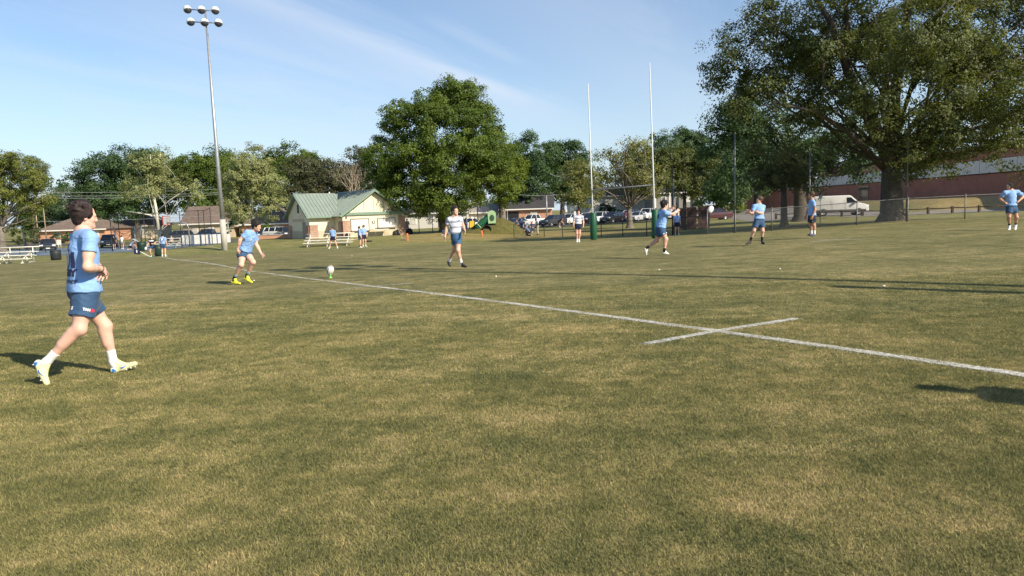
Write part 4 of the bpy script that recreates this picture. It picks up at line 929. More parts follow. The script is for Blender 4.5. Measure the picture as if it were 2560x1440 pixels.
def swing(label, pxa, pxb, Y, h):
    xa, xb = XD(pxa, Y), XD(pxb, Y); t = thing('swing_frame', label, 'swing', ((xa+xb)/2, Y, gz((xa+xb)/2, Y))); L = xb-xa
    MB().tube([(-L/2, 0, h), (L/2, 0, h)], .06, 8).build('top_bar', GALV, t)
    for s in (-1, 1):
        m_ = MB(); m_.tube([(s*L/2, -.7, 0), (s*L/2, 0, h)], .05, 8); m_.tube([(s*L/2, .7, 0), (s*L/2, 0, h)], .05, 8); m_.build('leg', GALV, t)
    for k in (-.25, .2):
        m_ = MB(); m_.tube([(k*L-.2, 0, h), (k*L-.2, 0, .5)], .012, 4); m_.tube([(k*L+.2, 0, h), (k*L+.2, 0, .5)], .012, 4); m_.box((k*L, 0, .5), (.45, .18, .03)); m_.build('swing_seat', BLKM, t)
swing('grey metal swing frame left of the green slide', 1150, 1194, 84, 2.9)
swing('grey metal swing frame right of the green slide', 1242, 1268, 86, 2.6)
# yellow spring rider and play panel left of the slide
x, Y = XD(1179, 80), 80; t = thing('play_panel', 'yellow and dark play panel on posts left of the tube slide', 'play equipment', (x, Y, gz(x, Y)))
MB().box((0, 0, .95), (.5, .12, .75)).build('panel', mat('yellow_plastic', (.75, .48, .03), .5), t)
for s in (-.32, .32): MB().tube([(s, .02, 0), (s, .02, 1.7)], .05, 8).build('post', BLKM, t)
MB().lathe([(0, .2), (.2, .14), (.28, 0), (0, 0)], (0, .02, 1.62), 12).build('roof_cap', WHITE, t)
# small white signs and bollards
def sign(label, px, Y, py0, w_, h_, m=None):
    x = XD(px, Y); z = gz(x, Y); c_ = P(px, py0, Y); t = thing('sign', label, 'sign', (x, Y, z)); zc = c_[2]-z
    MB().tube([(0, 0, 0), (0, 0, zc+h_*.5)], .03, 6).build('sign_post', GALV, t); MB().box((0, -.04, zc), (w_, .02, h_)).build('sign_plate', m or WHITE, t)
sign('small white parking sign above the row of cars', 1416, 128, 527, .3, .42)
sign('tall white sign plate just left of the grey striped player at the goal', 1437, 118, 535, .33, .85)
sign('plain grey sign back on a pole beside the white van', 2051, 58, 492, .26, .34, GALV)
for lab, px, Y, py, r_ in (('pale wooden utility pole behind the left trees', 93, 128, 470, .13), ('dark wooden utility pole right beside the pale one', 113, 132, 465, .11), ('thin pale pole at the far left court', 56, 96, 576, .1), ('grey utility pole in front of the orange brick house', 1367, 126, 488, .12), ('white flag pole just right of the tall dark post', 1683.5, 62, 462, .05), ('thin grey lamp post right of the floodlight pole', 569, 110, 550, .07)):
    x = XD(px, Y); z = gz(x, Y); t = thing('utility_pole', lab, 'pole', (x, Y, z)); h_ = P(px, py, Y)[2]-z
    MB().tube([(0, 0, -.2), (0, 0, h_)], [r_, r_*.75], 10).build('shaft', mat('pole_wood', (.35, .27, .18), .9, var=.2) if 'wood' in lab else GALV, t)
    if h_ > 4: MB().box((0, 0, h_-.4), (.9, .08, .1)).build('cross_arm', GALVD, t)
    else: MB().lathe([(r_*1.2, 0), (0, .1)], (0, 0, h_), 8).build('cap', GALV, t)
WIRE = mat('wire_grey', (.32, .33, .33), .6)
for i, (lab, a1, a2, Yw) in enumerate((('uppermost overhead power line crossing the left tree row', (20, 479), (560, 472), 126), ('middle overhead power line crossing the left tree row', (20, 488), (560, 481), 126), ('lowest overhead power line crossing the left tree row', (20, 494), (560, 486), 126), ('lower phone cable crossing behind the walking man', (-40, 554), (550, 538), 126), ('overhead line crossing left of the goal', (1300, 487), (1445, 480), 126), ('short overhead line above the goal line cars', (1375, 435), (1445, 444), 130))):
    p0, p1 = P(*a1, Yw), P(*a2, Yw); m_ = MB(); m_.tube([(p1-p0)*u-np.array([0, 0, 4*.35*u*(1-u)]) for u in np.linspace(0, 1, 13)], .03, 5, cap=False)
    tag(m_.build('power_line', WIRE, None, tuple(p0)), lab, 'cable', 'overhead cables')
# white garden chair behind the black fence and small bollards
x, Y = XD(140, 100), 100; t = thing('garden_chair', 'white chair standing right of the parked black car', 'chair', (x, Y, gz(x, Y)))
MB().box((0, 0, .5), (.6, .6, .06)).build('seat', WHITE, t); MB().box((0, .28, .9), (.6, .06, .7)).build('backrest', WHITE, t)
for sx in (-.25, .25):
    for sy in (-.25, .25): MB().tube([(sx, sy, 0), (sx, sy, .5)], .03, 6).build('leg', WHITE, t)
# ------------------------------------------------------------ vehicles
TYRE = mat('tyre_rubber', (.018, .018, .018), .9); RIM = mat('alloy_rim', (.42, .42, .43), .35, metal=.6)
GLS = glassm(); HEADL = mat('headlight_glass', (.72, .72, .70), .15); TAILL = mat('tail_light', (.40, .02, .02), .25); CHROME = mat('chrome_bar', (.55, .55, .55), .25, metal=.8)
def paint(name, c): return mat('paint_'+name, c, .28, var=.04, spec=.6, coat=.6)
PAINT_ = {'white': paint('white', (.74, .73, .70)), 'black': paint('black', (.012, .012, .015)), 'silver': paint('silver', (.42, .43, .45)), 'blue': paint('blue', (.018, .035, .08)), 'red': paint('red', (.50, .02, .035)), 'charcoal': paint('charcoal', (.045, .045, .05)), 'maroon': paint('maroon', (.07, .015, .018))}
CLAD = mat('grey_cladding', (.07, .07, .075), .7)
SPEC = {
 'sedan': dict(L=4.75, W=1.84, H=1.45, body=[(-2.37, .38), (-2.37, .80), (-2.25, .98), (-1.6, 1.0), (1.0, .96), (1.9, .86), (2.3, .70), (2.38, .5), (2.36, .3), (2.2, .22), (-2.2, .22)], cab=[(-1.85, .99), (-1.0, 1.42), (.25, 1.44), (1.15, .95)], wb=1.38, wr=.33, pil=(-.35,)),
 'suv': dict(L=4.75, W=1.92, H=1.74, body=[(-2.37, .42), (-2.38, .95), (-2.3, 1.12), (.9, 1.10), (1.95, 1.02), (2.3, .86), (2.38, .6), (2.36, .35), (2.2, .27), (-2.2, .27)], cab=[(-2.25, 1.11), (-1.95, 1.70), (.2, 1.73), (1.1, 1.09)], wb=1.4, wr=.37, pil=(-1.3, -.3)),
 'pickup': dict(L=5.7, W=1.98, H=1.85, body=[(-2.85, .5), (-2.85, 1.18), (-.55, 1.18), (1.15, 1.17), (2.5, 1.10), (2.82, .95), (2.86, .6), (2.8, .4), (2.6, .34), (-2.6, .34)], cab=[(-.75, 1.17), (-.62, 1.80), (.85, 1.82), (1.5, 1.16)], wb=1.75, wr=.40, pil=(.1,)),
 'van': dict(L=5.5, W=2.05, H=2.15, body=[(-2.75, .5), (-2.75, 1.9), (-2.62, 2.13), (.75, 2.15), (1.0, 2.10), (1.78, 1.36), (2.45, 1.16), (2.68, .98), (2.75, .6), (2.7, .38), (2.5, .32), (-2.6, .32)], cab=None, wb=1.75, wr=.36, pil=()),
}
def make_vehicle(kind, col):
    s = SPEC[kind]; W = s['W']/2; P0 = PAINT_[col]; root = thing('parked_'+{'suv': 'suv'}.get(kind, kind), 'x', kind)
    body = s['body']; m = MB(); n = len(body); cx = sum(p[0] for p in body)/n; cz = .75; vs = []
    top = max(p[1] for p in body)
    for y, k in ((-W, .965), (-W*.95, 1), (W*.95, 1), (W, .965)):
        for (u, v) in body:
            yy = y
            if kind == 'van' and v > 1.1: yy = y*(1-.10*(v-1.1))
            vs.append((cx+(u-cx)*k, yy, cz+(v-cz)*k))
    fs = [tuple(range(n)), tuple(range(4*n-1, 3*n-1, -1))]
    for j in range(3):
        for i in range(n): i2 = (i+1) % n; fs.append((j*n+i, j*n+i2, (j+1)*n+i2, (j+1)*n+i))
    m.add(vs, fs); b = m.build('body', P0, root); bevel(b, .045)
    if s['cab']:
        cab = s['cab']; zb, zt = cab[0][1], cab[1][1]
        def hw(z): return W*(.93-.24*(z-zb)/(zt-zb))
        m = MB(); vs = [(u, sg*hw(v), v) for sg in (-1, 1) for (u, v) in cab]; m.add(vs, [(0, 1, 2, 3), (7, 6, 5, 4), (0, 4, 5, 1), (1, 5, 6, 2), (2, 6, 7, 3), (0, 3, 7, 4)]); m.build('window', GLS, root)
        m = MB(); (x1, z1), (x2, z2) = cab[1], cab[2]
        m.add([(x1-.06, -hw(z1)-.01, z1-.03), (x2+.06, -hw(z2)-.01, z2-.03), (x2+.06, hw(z2)+.01, z2-.03), (x1-.06, hw(z1)+.01, z1-.03), (x1+.05, -hw(z1)+.08, z1+.03), (x2-.08, -hw(z2)+.08, z2+.03), (x2-.08, hw(z2)-.08, z2+.03), (x1+.05, hw(z1)-.08, z1+.03)],
              [(0, 1, 2, 3), (4, 5, 6, 7), (0, 1, 5, 4), (1, 2, 6, 5), (2, 3, 7, 6), (3, 0, 4, 7)]); m.build('roof', P0, root)
        for sg in (-1, 1):
            for a_, b_, r in ((cab[0], cab[1], .07), (cab[3], cab[2], .045)):
                MB().tube([(a_[0], sg*hw(a_[1]), a_[1]-.02), (b_[0], sg*hw(b_[1]), b_[1])], r, 6).build('pillar', P0, root)
            for px_ in s['pil']: MB().tube([(px_, sg*hw(zb), zb-.02), (px_+.03, sg*hw(zt), zt)], .05, 6).build('pillar', P0, root)
    if kind == 'pickup':
        m = MB(); m.box((-1.75, 0, 1.185), (1.95, W*1.55, .03)); m.build('bed_liner', CLAD, root)
    if kind == 'van':
        m = MB(); m.add([(1.035, -.80, 2.075), (1.035, .80, 2.075), (1.80, .86, 1.385), (1.80, -.86, 1.385)], [(0, 1, 2, 3)]); 
        for v_ in range(len(m.v)): x_, y_, z_ = m.v[v_]; m.v[v_] = (x_+.03, y_, z_+.03)
        m.build('windscreen', GLS, root)
        for sg in (-1, 1):
            m = MB(); yy = lambda v: sg*(W*(1-.10*(v-1.1))+.006)
            m.add([(u, yy(v), v) for u, v in ((.55, 1.36), (.55, 1.92), (.98, 1.92), (1.52, 1.40))], [(0, 1, 2, 3)]); m.build('side_window', GLS, root)
            m = MB(); m.box((0, sg*(W+.006), .52), (4.9, .03, .26)); m.build('side_cladding', CLAD, root)
            m = MB(); m.box((1.42, sg*(W+.12), 1.42), (.12, .2, .26)); m.build('mirror', CLAD, root)
            m = MB()
            for x_ in (.45, -.9): m.box((x_, sg*(W+.004), 1.2), (.015, .012, 1.3))
            m.build('door_seam', CLAD, root)
        m = MB(); m.box((2.72, 0, .52), (.12, 1.9, .32)); bevel(m.build('bumper', CLAD, root), .03)
    z0 = {'sedan': .62, 'suv': .80, 'pickup': .88, 'van': .98}[kind]; L2 = s['L']/2
    for sg in (-1, 1):
        m = MB(); m.box((L2-.12, sg*(W-.24), z0+.04), (.22, .42, .17)); bevel(m.build('headlight', HEADL, root), .03)
        m = MB(); m.box((-L2+.04, sg*(W-.15), z0+.12), (.14, .22, .34)); m.build('tail_light', TAILL, root)
    m = MB(); m.box((L2-.05, 0, z0-.04), (.1, 1.0, .24)); gr_ = m.build('grille', BLKM, root); MB().box((L2+.005, 0, z0-.02), (.02, .9, .04)).build('grille_bar', CHROME, gr_)
    m = MB(); m.box((L2-.02, 0, z0-.33), (.06, .5, .11)); m.build('number_plate', WHITE, root)
    for sx in (-1, 1):
        for sg in (-1, 1):
            wh = MB(); wr = s['wr']; ax = Matrix.Rotation(R(-90*sg), 3, 'X'); c_ = (sx*s['wb'], sg*(W-.2), wr)
            wh.lathe([(wr*.62, .2), (wr*.9, .215), (wr, .17), (wr, -.02), (wr*.6, -.02)], c_, 20, ax); t_ = wh.build('wheel', TYRE, root)
            MB().lathe([(0, .205), (wr*.2, .215), (wr*.6, .19), (wr*.63, .2)], c_, 16, ax).build('rim', RIM, t_)
            MB().lathe([(wr*1.0, .19), (wr*1.16, .19), (wr*1.16, .0)], (sx*s['wb'], sg*(W-.195), wr), 20, ax).build('wheel_arch', CLAD, root)
    return root, P0
PROTO = {}
def place(kind, col, px, Y, head, label, group=None, cat=None, dx=0):
    if kind not in PROTO: r, p0 = make_vehicle(kind, col); PROTO[kind] = (r, p0); root = r
    else:
        src, p0 = PROTO[kind]; root = copy_tree(src)
        if PAINT_[col] is not p0:
            for c in root.children_recursive:
                if c.data and c.data.materials and c.data.materials[0] is p0:
                    c.material_slots[0].link = 'OBJECT'; c.material_slots[0].material = PAINT_[col]
    x = XD(px, Y)+dx; root.location = (x, Y, gz(x, Y)+.02); root.rotation_euler = (0, 0, R(head))
    tag(root, label, cat or {'sedan': 'car', 'suv': 'suv', 'pickup': 'pickup truck', 'van': 'van'}[kind], group); return root
LOT = 'cars parked in the lot behind the goal'; STR = 'cars parked beyond the left fences'
place('van', 'white', 2098, 76.5, -14, 'white delivery van parked on the road beside the school')
place('sedan', 'silver', 1291, 113, 226, 'silver car at the left end of the lot, behind the mound', LOT)
place('pickup', 'white', 1334, 119, 219, 'white pickup truck parked in front of the dark roofed brick house', LOT)
place('suv', 'charcoal', 1382, 112, 224, 'dark suv parked just right of the white pickup truck', LOT)
place('suv', 'white', 1424, 119, 228, 'white suv partly hidden behind the dark suv and tall sign', LOT)
place('suv', 'white', 1466, 121, 228, 'white suv behind the grey striped player standing at the goal', LOT)
place('suv', 'black', 1476, 114, 228, 'black suv peeping out left of the left goal pad', LOT)
place('pickup', 'white', 1506, 115, 228, 'white pickup truck just right of the left goal pad', LOT)
place('suv', 'black', 1531, 110.5, 230, 'black suv with big wheels beside the white pickup truck', LOT)
place('sedan', 'red', 1560, 114, 228, 'red car half hidden by the budding tree trunk', LOT)
place('suv', 'white', 1572, 121, 228, 'white suv behind the red car', LOT)
place('sedan', 'silver', 1594, 111, 230, 'silver car just right of the budding tree trunk', LOT)
place('pickup', 'white', 1622, 113, 232, 'white pickup truck just left of the right goal pad', LOT)
place('sedan', 'silver', 1686, 110, 214, 'silver car behind the ball passer and the man at the fence', LOT)
place('sedan', 'maroon', 1782, 92, 185, 'very dark car right of the brown gate enclosure')
place('sedan', 'black', 115, 93, -58, 'black car facing the camera beside the white chair', STR)
place('suv', 'black', 268, 95, -62, 'black suv facing the camera just right of the walking man', STR)
place('pickup', 'blue', 520, 112, 180, 'dark blue pickup truck behind the white rink boards', STR)
place('sedan', 'black', 655, 110, -70, 'black car facing the camera behind the kicking man', STR)
place('suv', 'white', 697, 106, -14, 'white suv seen from the side left of the concession building', STR)
place('suv', 'charcoal', 716, 103, -60, 'dark grey suv just left of the concession building wall', STR)
place('suv', 'charcoal', 440, 113, 185, 'dark suv in the shade behind the white trunked plane tree', STR)
place('sedan', 'blue', 1272, 112, 214, 'dark blue car between the swing frame and the mound', LOT)
place('suv', 'white', 1160, 116, 190, 'white vehicle in the shade behind the left swing frame', LOT)
# ------------------------------------------------------------ people: signed-distance bodies meshed into one skin each
class SDF:
    def __init__(s, lo, hi, h):
        s.lo = np.array(lo, float)-2.5*h; s.h = h; s.n = np.ceil((np.array(hi)+2.5*h-s.lo)/h).astype(int)+1
        s.D = np.full(s.n, .5, np.float32)
    def sub(s, lo, hi, m):
        a = np.clip(np.floor((np.array(lo)-m-s.lo)/s.h).astype(int), 0, s.n); b = np.clip(np.ceil((np.array(hi)+m-s.lo)/s.h).astype(int)+1, 0, s.n)
        if np.any(b <= a): return None, None
        sl = tuple(slice(i, j) for i, j in zip(a, b))
        ax = [s.lo[i]+s.h*np.arange(a[i], b[i]) for i in range(3)]
        return sl, np.stack(np.meshgrid(*ax, indexing='ij'), -1).astype(np.float32)
    def put(s, fn, lo, hi, k=.02, op='add'):
        sl, X = s.sub(lo, hi, k+3*s.h)
        if sl is None: return
        d = fn(X); cur = s.D[sl]
        if op == 'add':
            if k > 0:
                hh = np.maximum(k-np.abs(cur-d), 0)/k; s.D[sl] = np.minimum(cur, d)-hh*hh*k*.25
            else: s.D[sl] = np.minimum(cur, d)
        else:
            d = -d
            if k > 0:
                hh = np.maximum(k-np.abs(cur-d), 0)/k; s.D[sl] = np.maximum(cur, d)+hh*hh*k*.25
            else: s.D[sl] = np.maximum(cur, d)
    def cone(s, a, b, ra, rb, k=.02, cuts=(), flat=None, op='add'):
        a = np.array(a, float); b = np.array(b, float); ba = b-a; L2 = max(ba@ba, 1e-9); r = max(ra, rb)
        def fn(X):
            p = X-a
            if flat is not None:       # squash along a direction
                ax, f = flat; q = (p@ax)[..., None]*ax*(f-1); t = np.clip((p@ba)/L2, 0, 1); e = p-t[..., None]*ba; e = e+(e@ax)[..., None]*ax*(f-1)
            else:
                t = np.clip((p@ba)/L2, 0, 1); e = p-t[..., None]*ba
            d = np.sqrt((e*e).sum(-1))-(ra+(rb-ra)*t)
            for (p0, n) in cuts: d = np.maximum(d, (X-np.array(p0))@np.array(n))
            return d
        s.put(fn, np.minimum(a, b)-r, np.maximum(a, b)+r, k, op)
    def ell(s, c, axes, rad, k=.02, cuts=(), op='add'):
        c = np.array(c, float); A = np.array(axes, float); rad = np.array(rad, float)
        def fn(X):
            q = (X-c)@A.T; k0 = np.sqrt(((q/rad)**2).sum(-1)); k1 = np.sqrt(((q/rad**2)**2).sum(-1))+1e-9; d = k0*(k0-1)/k1
            for (p0, n) in cuts: d = np.maximum(d, (X-np.array(p0))@np.array(n))
            return d
        r = rad.max(); s.put(fn, c-r, c+r, k, op)
    def warp(s, amp, freq, rng, aniso=(1, 1, 1)):
        ax = [s.lo[i]+s.h*np.arange(s.n[i]) for i in range(3)]; X, Y, Z = np.meshgrid(*ax, indexing='ij'); N = 0
        for o in range(3):
            f = freq*(1.0, 1.9, 3.3)[o]; ph = rng.random(6)*6.28; v = rng.standard_normal((2, 3)); v = v/np.linalg.norm(v, axis=1)[:, None]*np.array(aniso)
            w1 = np.sin(f*(X*v[0, 0]+Y*v[0, 1]+Z*v[0, 2])+ph[0]); N = N+np.sin(f*(X*v[1, 0]+Y*v[1, 1]+Z*v[1, 2])+1.6*w1+ph[1])*(1, .6, .35)[o]
        s.D += (amp*N).astype(np.float32)
    def folds(s, amp, freq, rng, up, side):
        ax = [s.lo[i]+s.h*np.arange(s.n[i]) for i in range(3)]; X = np.stack(np.meshgrid(*ax, indexing='ij'), -1); N = 0
        for k in range(3):
            d = nrm(up*rng.uniform(.5, 1.1)+side*rng.uniform(-1, 1)+rng.standard_normal(3)*.35); e = nrm(np.cross(d, rng.standard_normal(3)))
            a = X@d; b = X@e; m = np.clip(np.sin(6.5*b+rng.random()*6+3.0*a)*1.3-.1, 0, 1)
            N = N+m*(1-np.abs(np.sin(freq*(.7+.3*k)*a*.5+1.3*np.sin(4.0*b+k)+rng.random()*6)))**3
        s.D -= (amp*(N-.35)).astype(np.float32)
    def mesh(s, name, matfn=None):
        D = s.D; n = D.shape; ins = D < 0
        c = np.zeros((n[0]-1, n[1]-1, n[2]-1), np.int8); corner = [(i, j, k) for i in (0, 1) for j in (0, 1) for k in (0, 1)]
        for (i, j, k) in corner: c += ins[i:n[0]-1+i, j:n[1]-1+j, k:n[2]-1+k]
        act = (c > 0) & (c < 8); ijk = np.argwhere(act); idm = np.full(act.shape, -1, np.int32); idm[act] = np.arange(len(ijk))
        acc = np.zeros((len(ijk), 3)); cnt = np.zeros(len(ijk)); I, J, K = ijk.T
        for (i, j, k) in corner:
            for ax in range(3):
                if (i, j, k)[ax] == 0:
                    o = [i, j, k]; o[ax] = 1
                    d0 = D[I+i, J+j, K+k]; d1 = D[I+o[0], J+o[1], K+o[2]]; mk = (d0 < 0) != (d1 < 0)
                    t = np.where(mk, d0/np.where(mk, d0-d1, 1), 0)
                    p = np.stack([np.full(len(I), v, float) for v in (i, j, k)], 1); p[:, ax] += t
                    acc += p*mk[:, None]; cnt += mk
        V = s.lo+(ijk+acc/np.maximum(cnt, 1)[:, None])*s.h; Q = []
        for ax in range(3):
            sl0 = [slice(None)]*3; sl1 = [slice(None)]*3; sl0[ax] = slice(0, -1); sl1[ax] = slice(1, None)
            a, b = ins[tuple(sl0)], ins[tuple(sl1)]; ch = np.argwhere(a != b); o1, o2 = [x for x in range(3) if x != ax]
            ch = ch[(ch[:, o1] > 0) & (ch[:, o2] > 0) & (ch[:, o1] < n[o1]-1) & (ch[:, o2] < n[o2]-1)]
            def gid(d1, d2):
                q = ch.copy(); q[:, o1] -= d1; q[:, o2] -= d2; return idm[q[:, 0], q[:, 1], q[:, 2]]
            quad = np.stack([gid(1, 1), gid(0, 1), gid(0, 0), gid(1, 0)], 1)
            inside_first = a[tuple(ch.T)]
            flip = inside_first if ax != 1 else ~inside_first
            quad[~flip] = quad[~flip][:, ::-1]; Q.append(quad)
        Q = np.concatenate(Q); Q = Q[(Q >= 0).all(1)]
        mi = matfn(V[Q].mean(1)) if matfn else None
        return V, Q, mi
def nrm(v): v = np.array(v, float); return v/np.linalg.norm(v)

def skin_mat(name, c):
    m = mat(name, c, .5, var=.10, vscale=9, spec=.35); b = m.node_tree.nodes['Principled BSDF']
    b.inputs['Subsurface Weight'].default_value = .12; b.inputs['Subsurface Radius'].default_value = (.012, .005, .003); return m
SKIN = skin_mat('skin', (.62, .36, .25)); SKIN2 = skin_mat('tanned_skin', (.47, .26, .165)); SKIN3 = skin_mat('pale_skin', (.66, .40, .30))
LIPS = mat('lips', (.45, .18, .15), .5); EYEW = mat('eye_white', (.7, .68, .64), .3); BROW = mat('brow_hair', (.03, .018, .012), .8); IRIS = mat('iris', (.03, .02, .015), .3)
HAIRD = mat('dark_brown_hair', (.022, .012, .010), .65, var=.4, vscale=24, bump=.45, bscale=50); HAIRB = mat('black_hair', (.012, .009, .008), .6, var=.4, vscale=30, bump=.8, bscale=60); HAIRL = mat('brown_hair', (.06, .034, .02), .6, var=.4, vscale=30, bump=.8, bscale=60); HAIRG = mat('sandy_hair', (.25, .16, .09), .7, var=.3, vscale=30, bump=.8, bscale=60)
def cloth(name, c, rough=.85):
    m = mat(name, c, rough, var=.05, vscale=5, bump=.18, bscale=9, spec=.2); b = m.node_tree.nodes['Principled BSDF']; b.inputs['Sheen Weight'].default_value = .08; return m
SHIRTB = cloth('light_blue_cotton', (.225, .385, .675))
def creases(m, scale=5.5, strength=.55):
    t = m.node_tree; b = t.nodes['Principled BSDF']; c = nn(t, 'ShaderNodeTexCoord'); mp = nn(t, 'ShaderNodeMapping'); mp.inputs['Rotation'].default_value = (.5, .4, .3); mp.inputs['Scale'].default_value = (1, 1, 1.7); lk(t, c.outputs['Object'], mp.inputs[0])
    n_ = noise(t, mp.outputs[0], scale, 3, .5, 1.6); r_ = mth(t, 'ABSOLUTE', mth(t, 'SUBTRACT', n_, .5)); r_ = mth(t, 'POWER', mth(t, 'SUBTRACT', 1.0, mth(t, 'MINIMUM', mth(t, 'MULTIPLY', r_, 7.0), 1.0)), 1.5)
    bn = nn(t, 'ShaderNodeBump'); bn.inputs['Strength'].default_value = strength; bn.inputs['Distance'].default_value = .03; lk(t, r_, bn.inputs['Height'])
    old = b.inputs['Normal'].links[0].from_socket if b.inputs['Normal'].links else None
    if old is not None: lk(t, old, bn.inputs['Normal'])
    lk(t, bn.outputs[0], b.inputs['Normal'])
creases(SHIRTB, 3.4, .24); SHORTB = cloth('navy_blue_shorts', (.034, .075, .15), .7); SHORTD = cloth('dark_navy_shorts', (.014, .02, .045), .7); creases(SHORTB, 4, .18)
BLACKC = cloth('black_cloth', (.014, .014, .016)); GREYC = cloth('grey_cloth', (.30, .31, .34)); DNAVY = cloth('slate_navy_cloth', (.055, .075, .12)); DENIM = cloth('denim_blue', (.10, .15, .26)); KHAKI = cloth('khaki_cloth', (.36, .32, .24)); WHITEC = cloth('white_cloth', (.7, .69, .66)); LBLUEG = cloth('faded_blue_cloth', (.26, .34, .48))
SOCKW = cloth('white_sock', (.74, .72, .68)); SOCKK = cloth('black_sock', (.015, .015, .018)); SOCKT = cloth('teal_band', (.16, .33, .36))
SHOEY = mat('yellow_boot', (.74, .72, .05), .45, var=.08); SHOEP = mat('pale_yellow_boot', (.70, .66, .34), .45, var=.2, vscale=5); SHOEBK = mat('black_boot', (.018, .016, .018), .5, var=.3); SHOEW = mat('white_boot', (.66, .65, .58), .5, var=.15); SHOEG = mat('grey_blue_shoe', (.09, .10, .15), .6); SHOET = mat('turquoise_boot', (.16, .55, .46), .5)
def stripe_mat():
    m = bpy.data.materials.new('grey_striped_jersey'); m.use_nodes = True; t = m.node_tree; b = t.nodes['Principled BSDF']
    c = nn(t, 'ShaderNodeTexCoord'); s = nn(t, 'ShaderNodeSeparateXYZ'); lk(t, c.outputs['Object'], s.inputs[0])
    f = mth(t, 'FRACT', mth(t, 'MULTIPLY', mth(t, 'ADD', s.outputs[2], mth(t, 'MULTIPLY', noise(t, c.outputs['Object'], 5, 2), .02)), 6.6))
    lk(t, ramp(t, f, [(.0, (.62, .62, .68)), (.56, (.66, .66, .72)), (.60, (.27, .285, .34)), (.90, (.30, .31, .37)), (.94, (.62, .62, .68))]), b.inputs['Base Color']); b.inputs['Roughness'].default_value = .8
    bn = nn(t, 'ShaderNodeBump'); bn.inputs['Strength'].default_value = .3; bn.inputs['Distance'].default_value = .02; lk(t, noise(t, c.outputs['Object'], 18, 3), bn.inputs['Height']); lk(t, bn.outputs[0], b.inputs['Normal'])
    return m
STRIPE = stripe_mat()

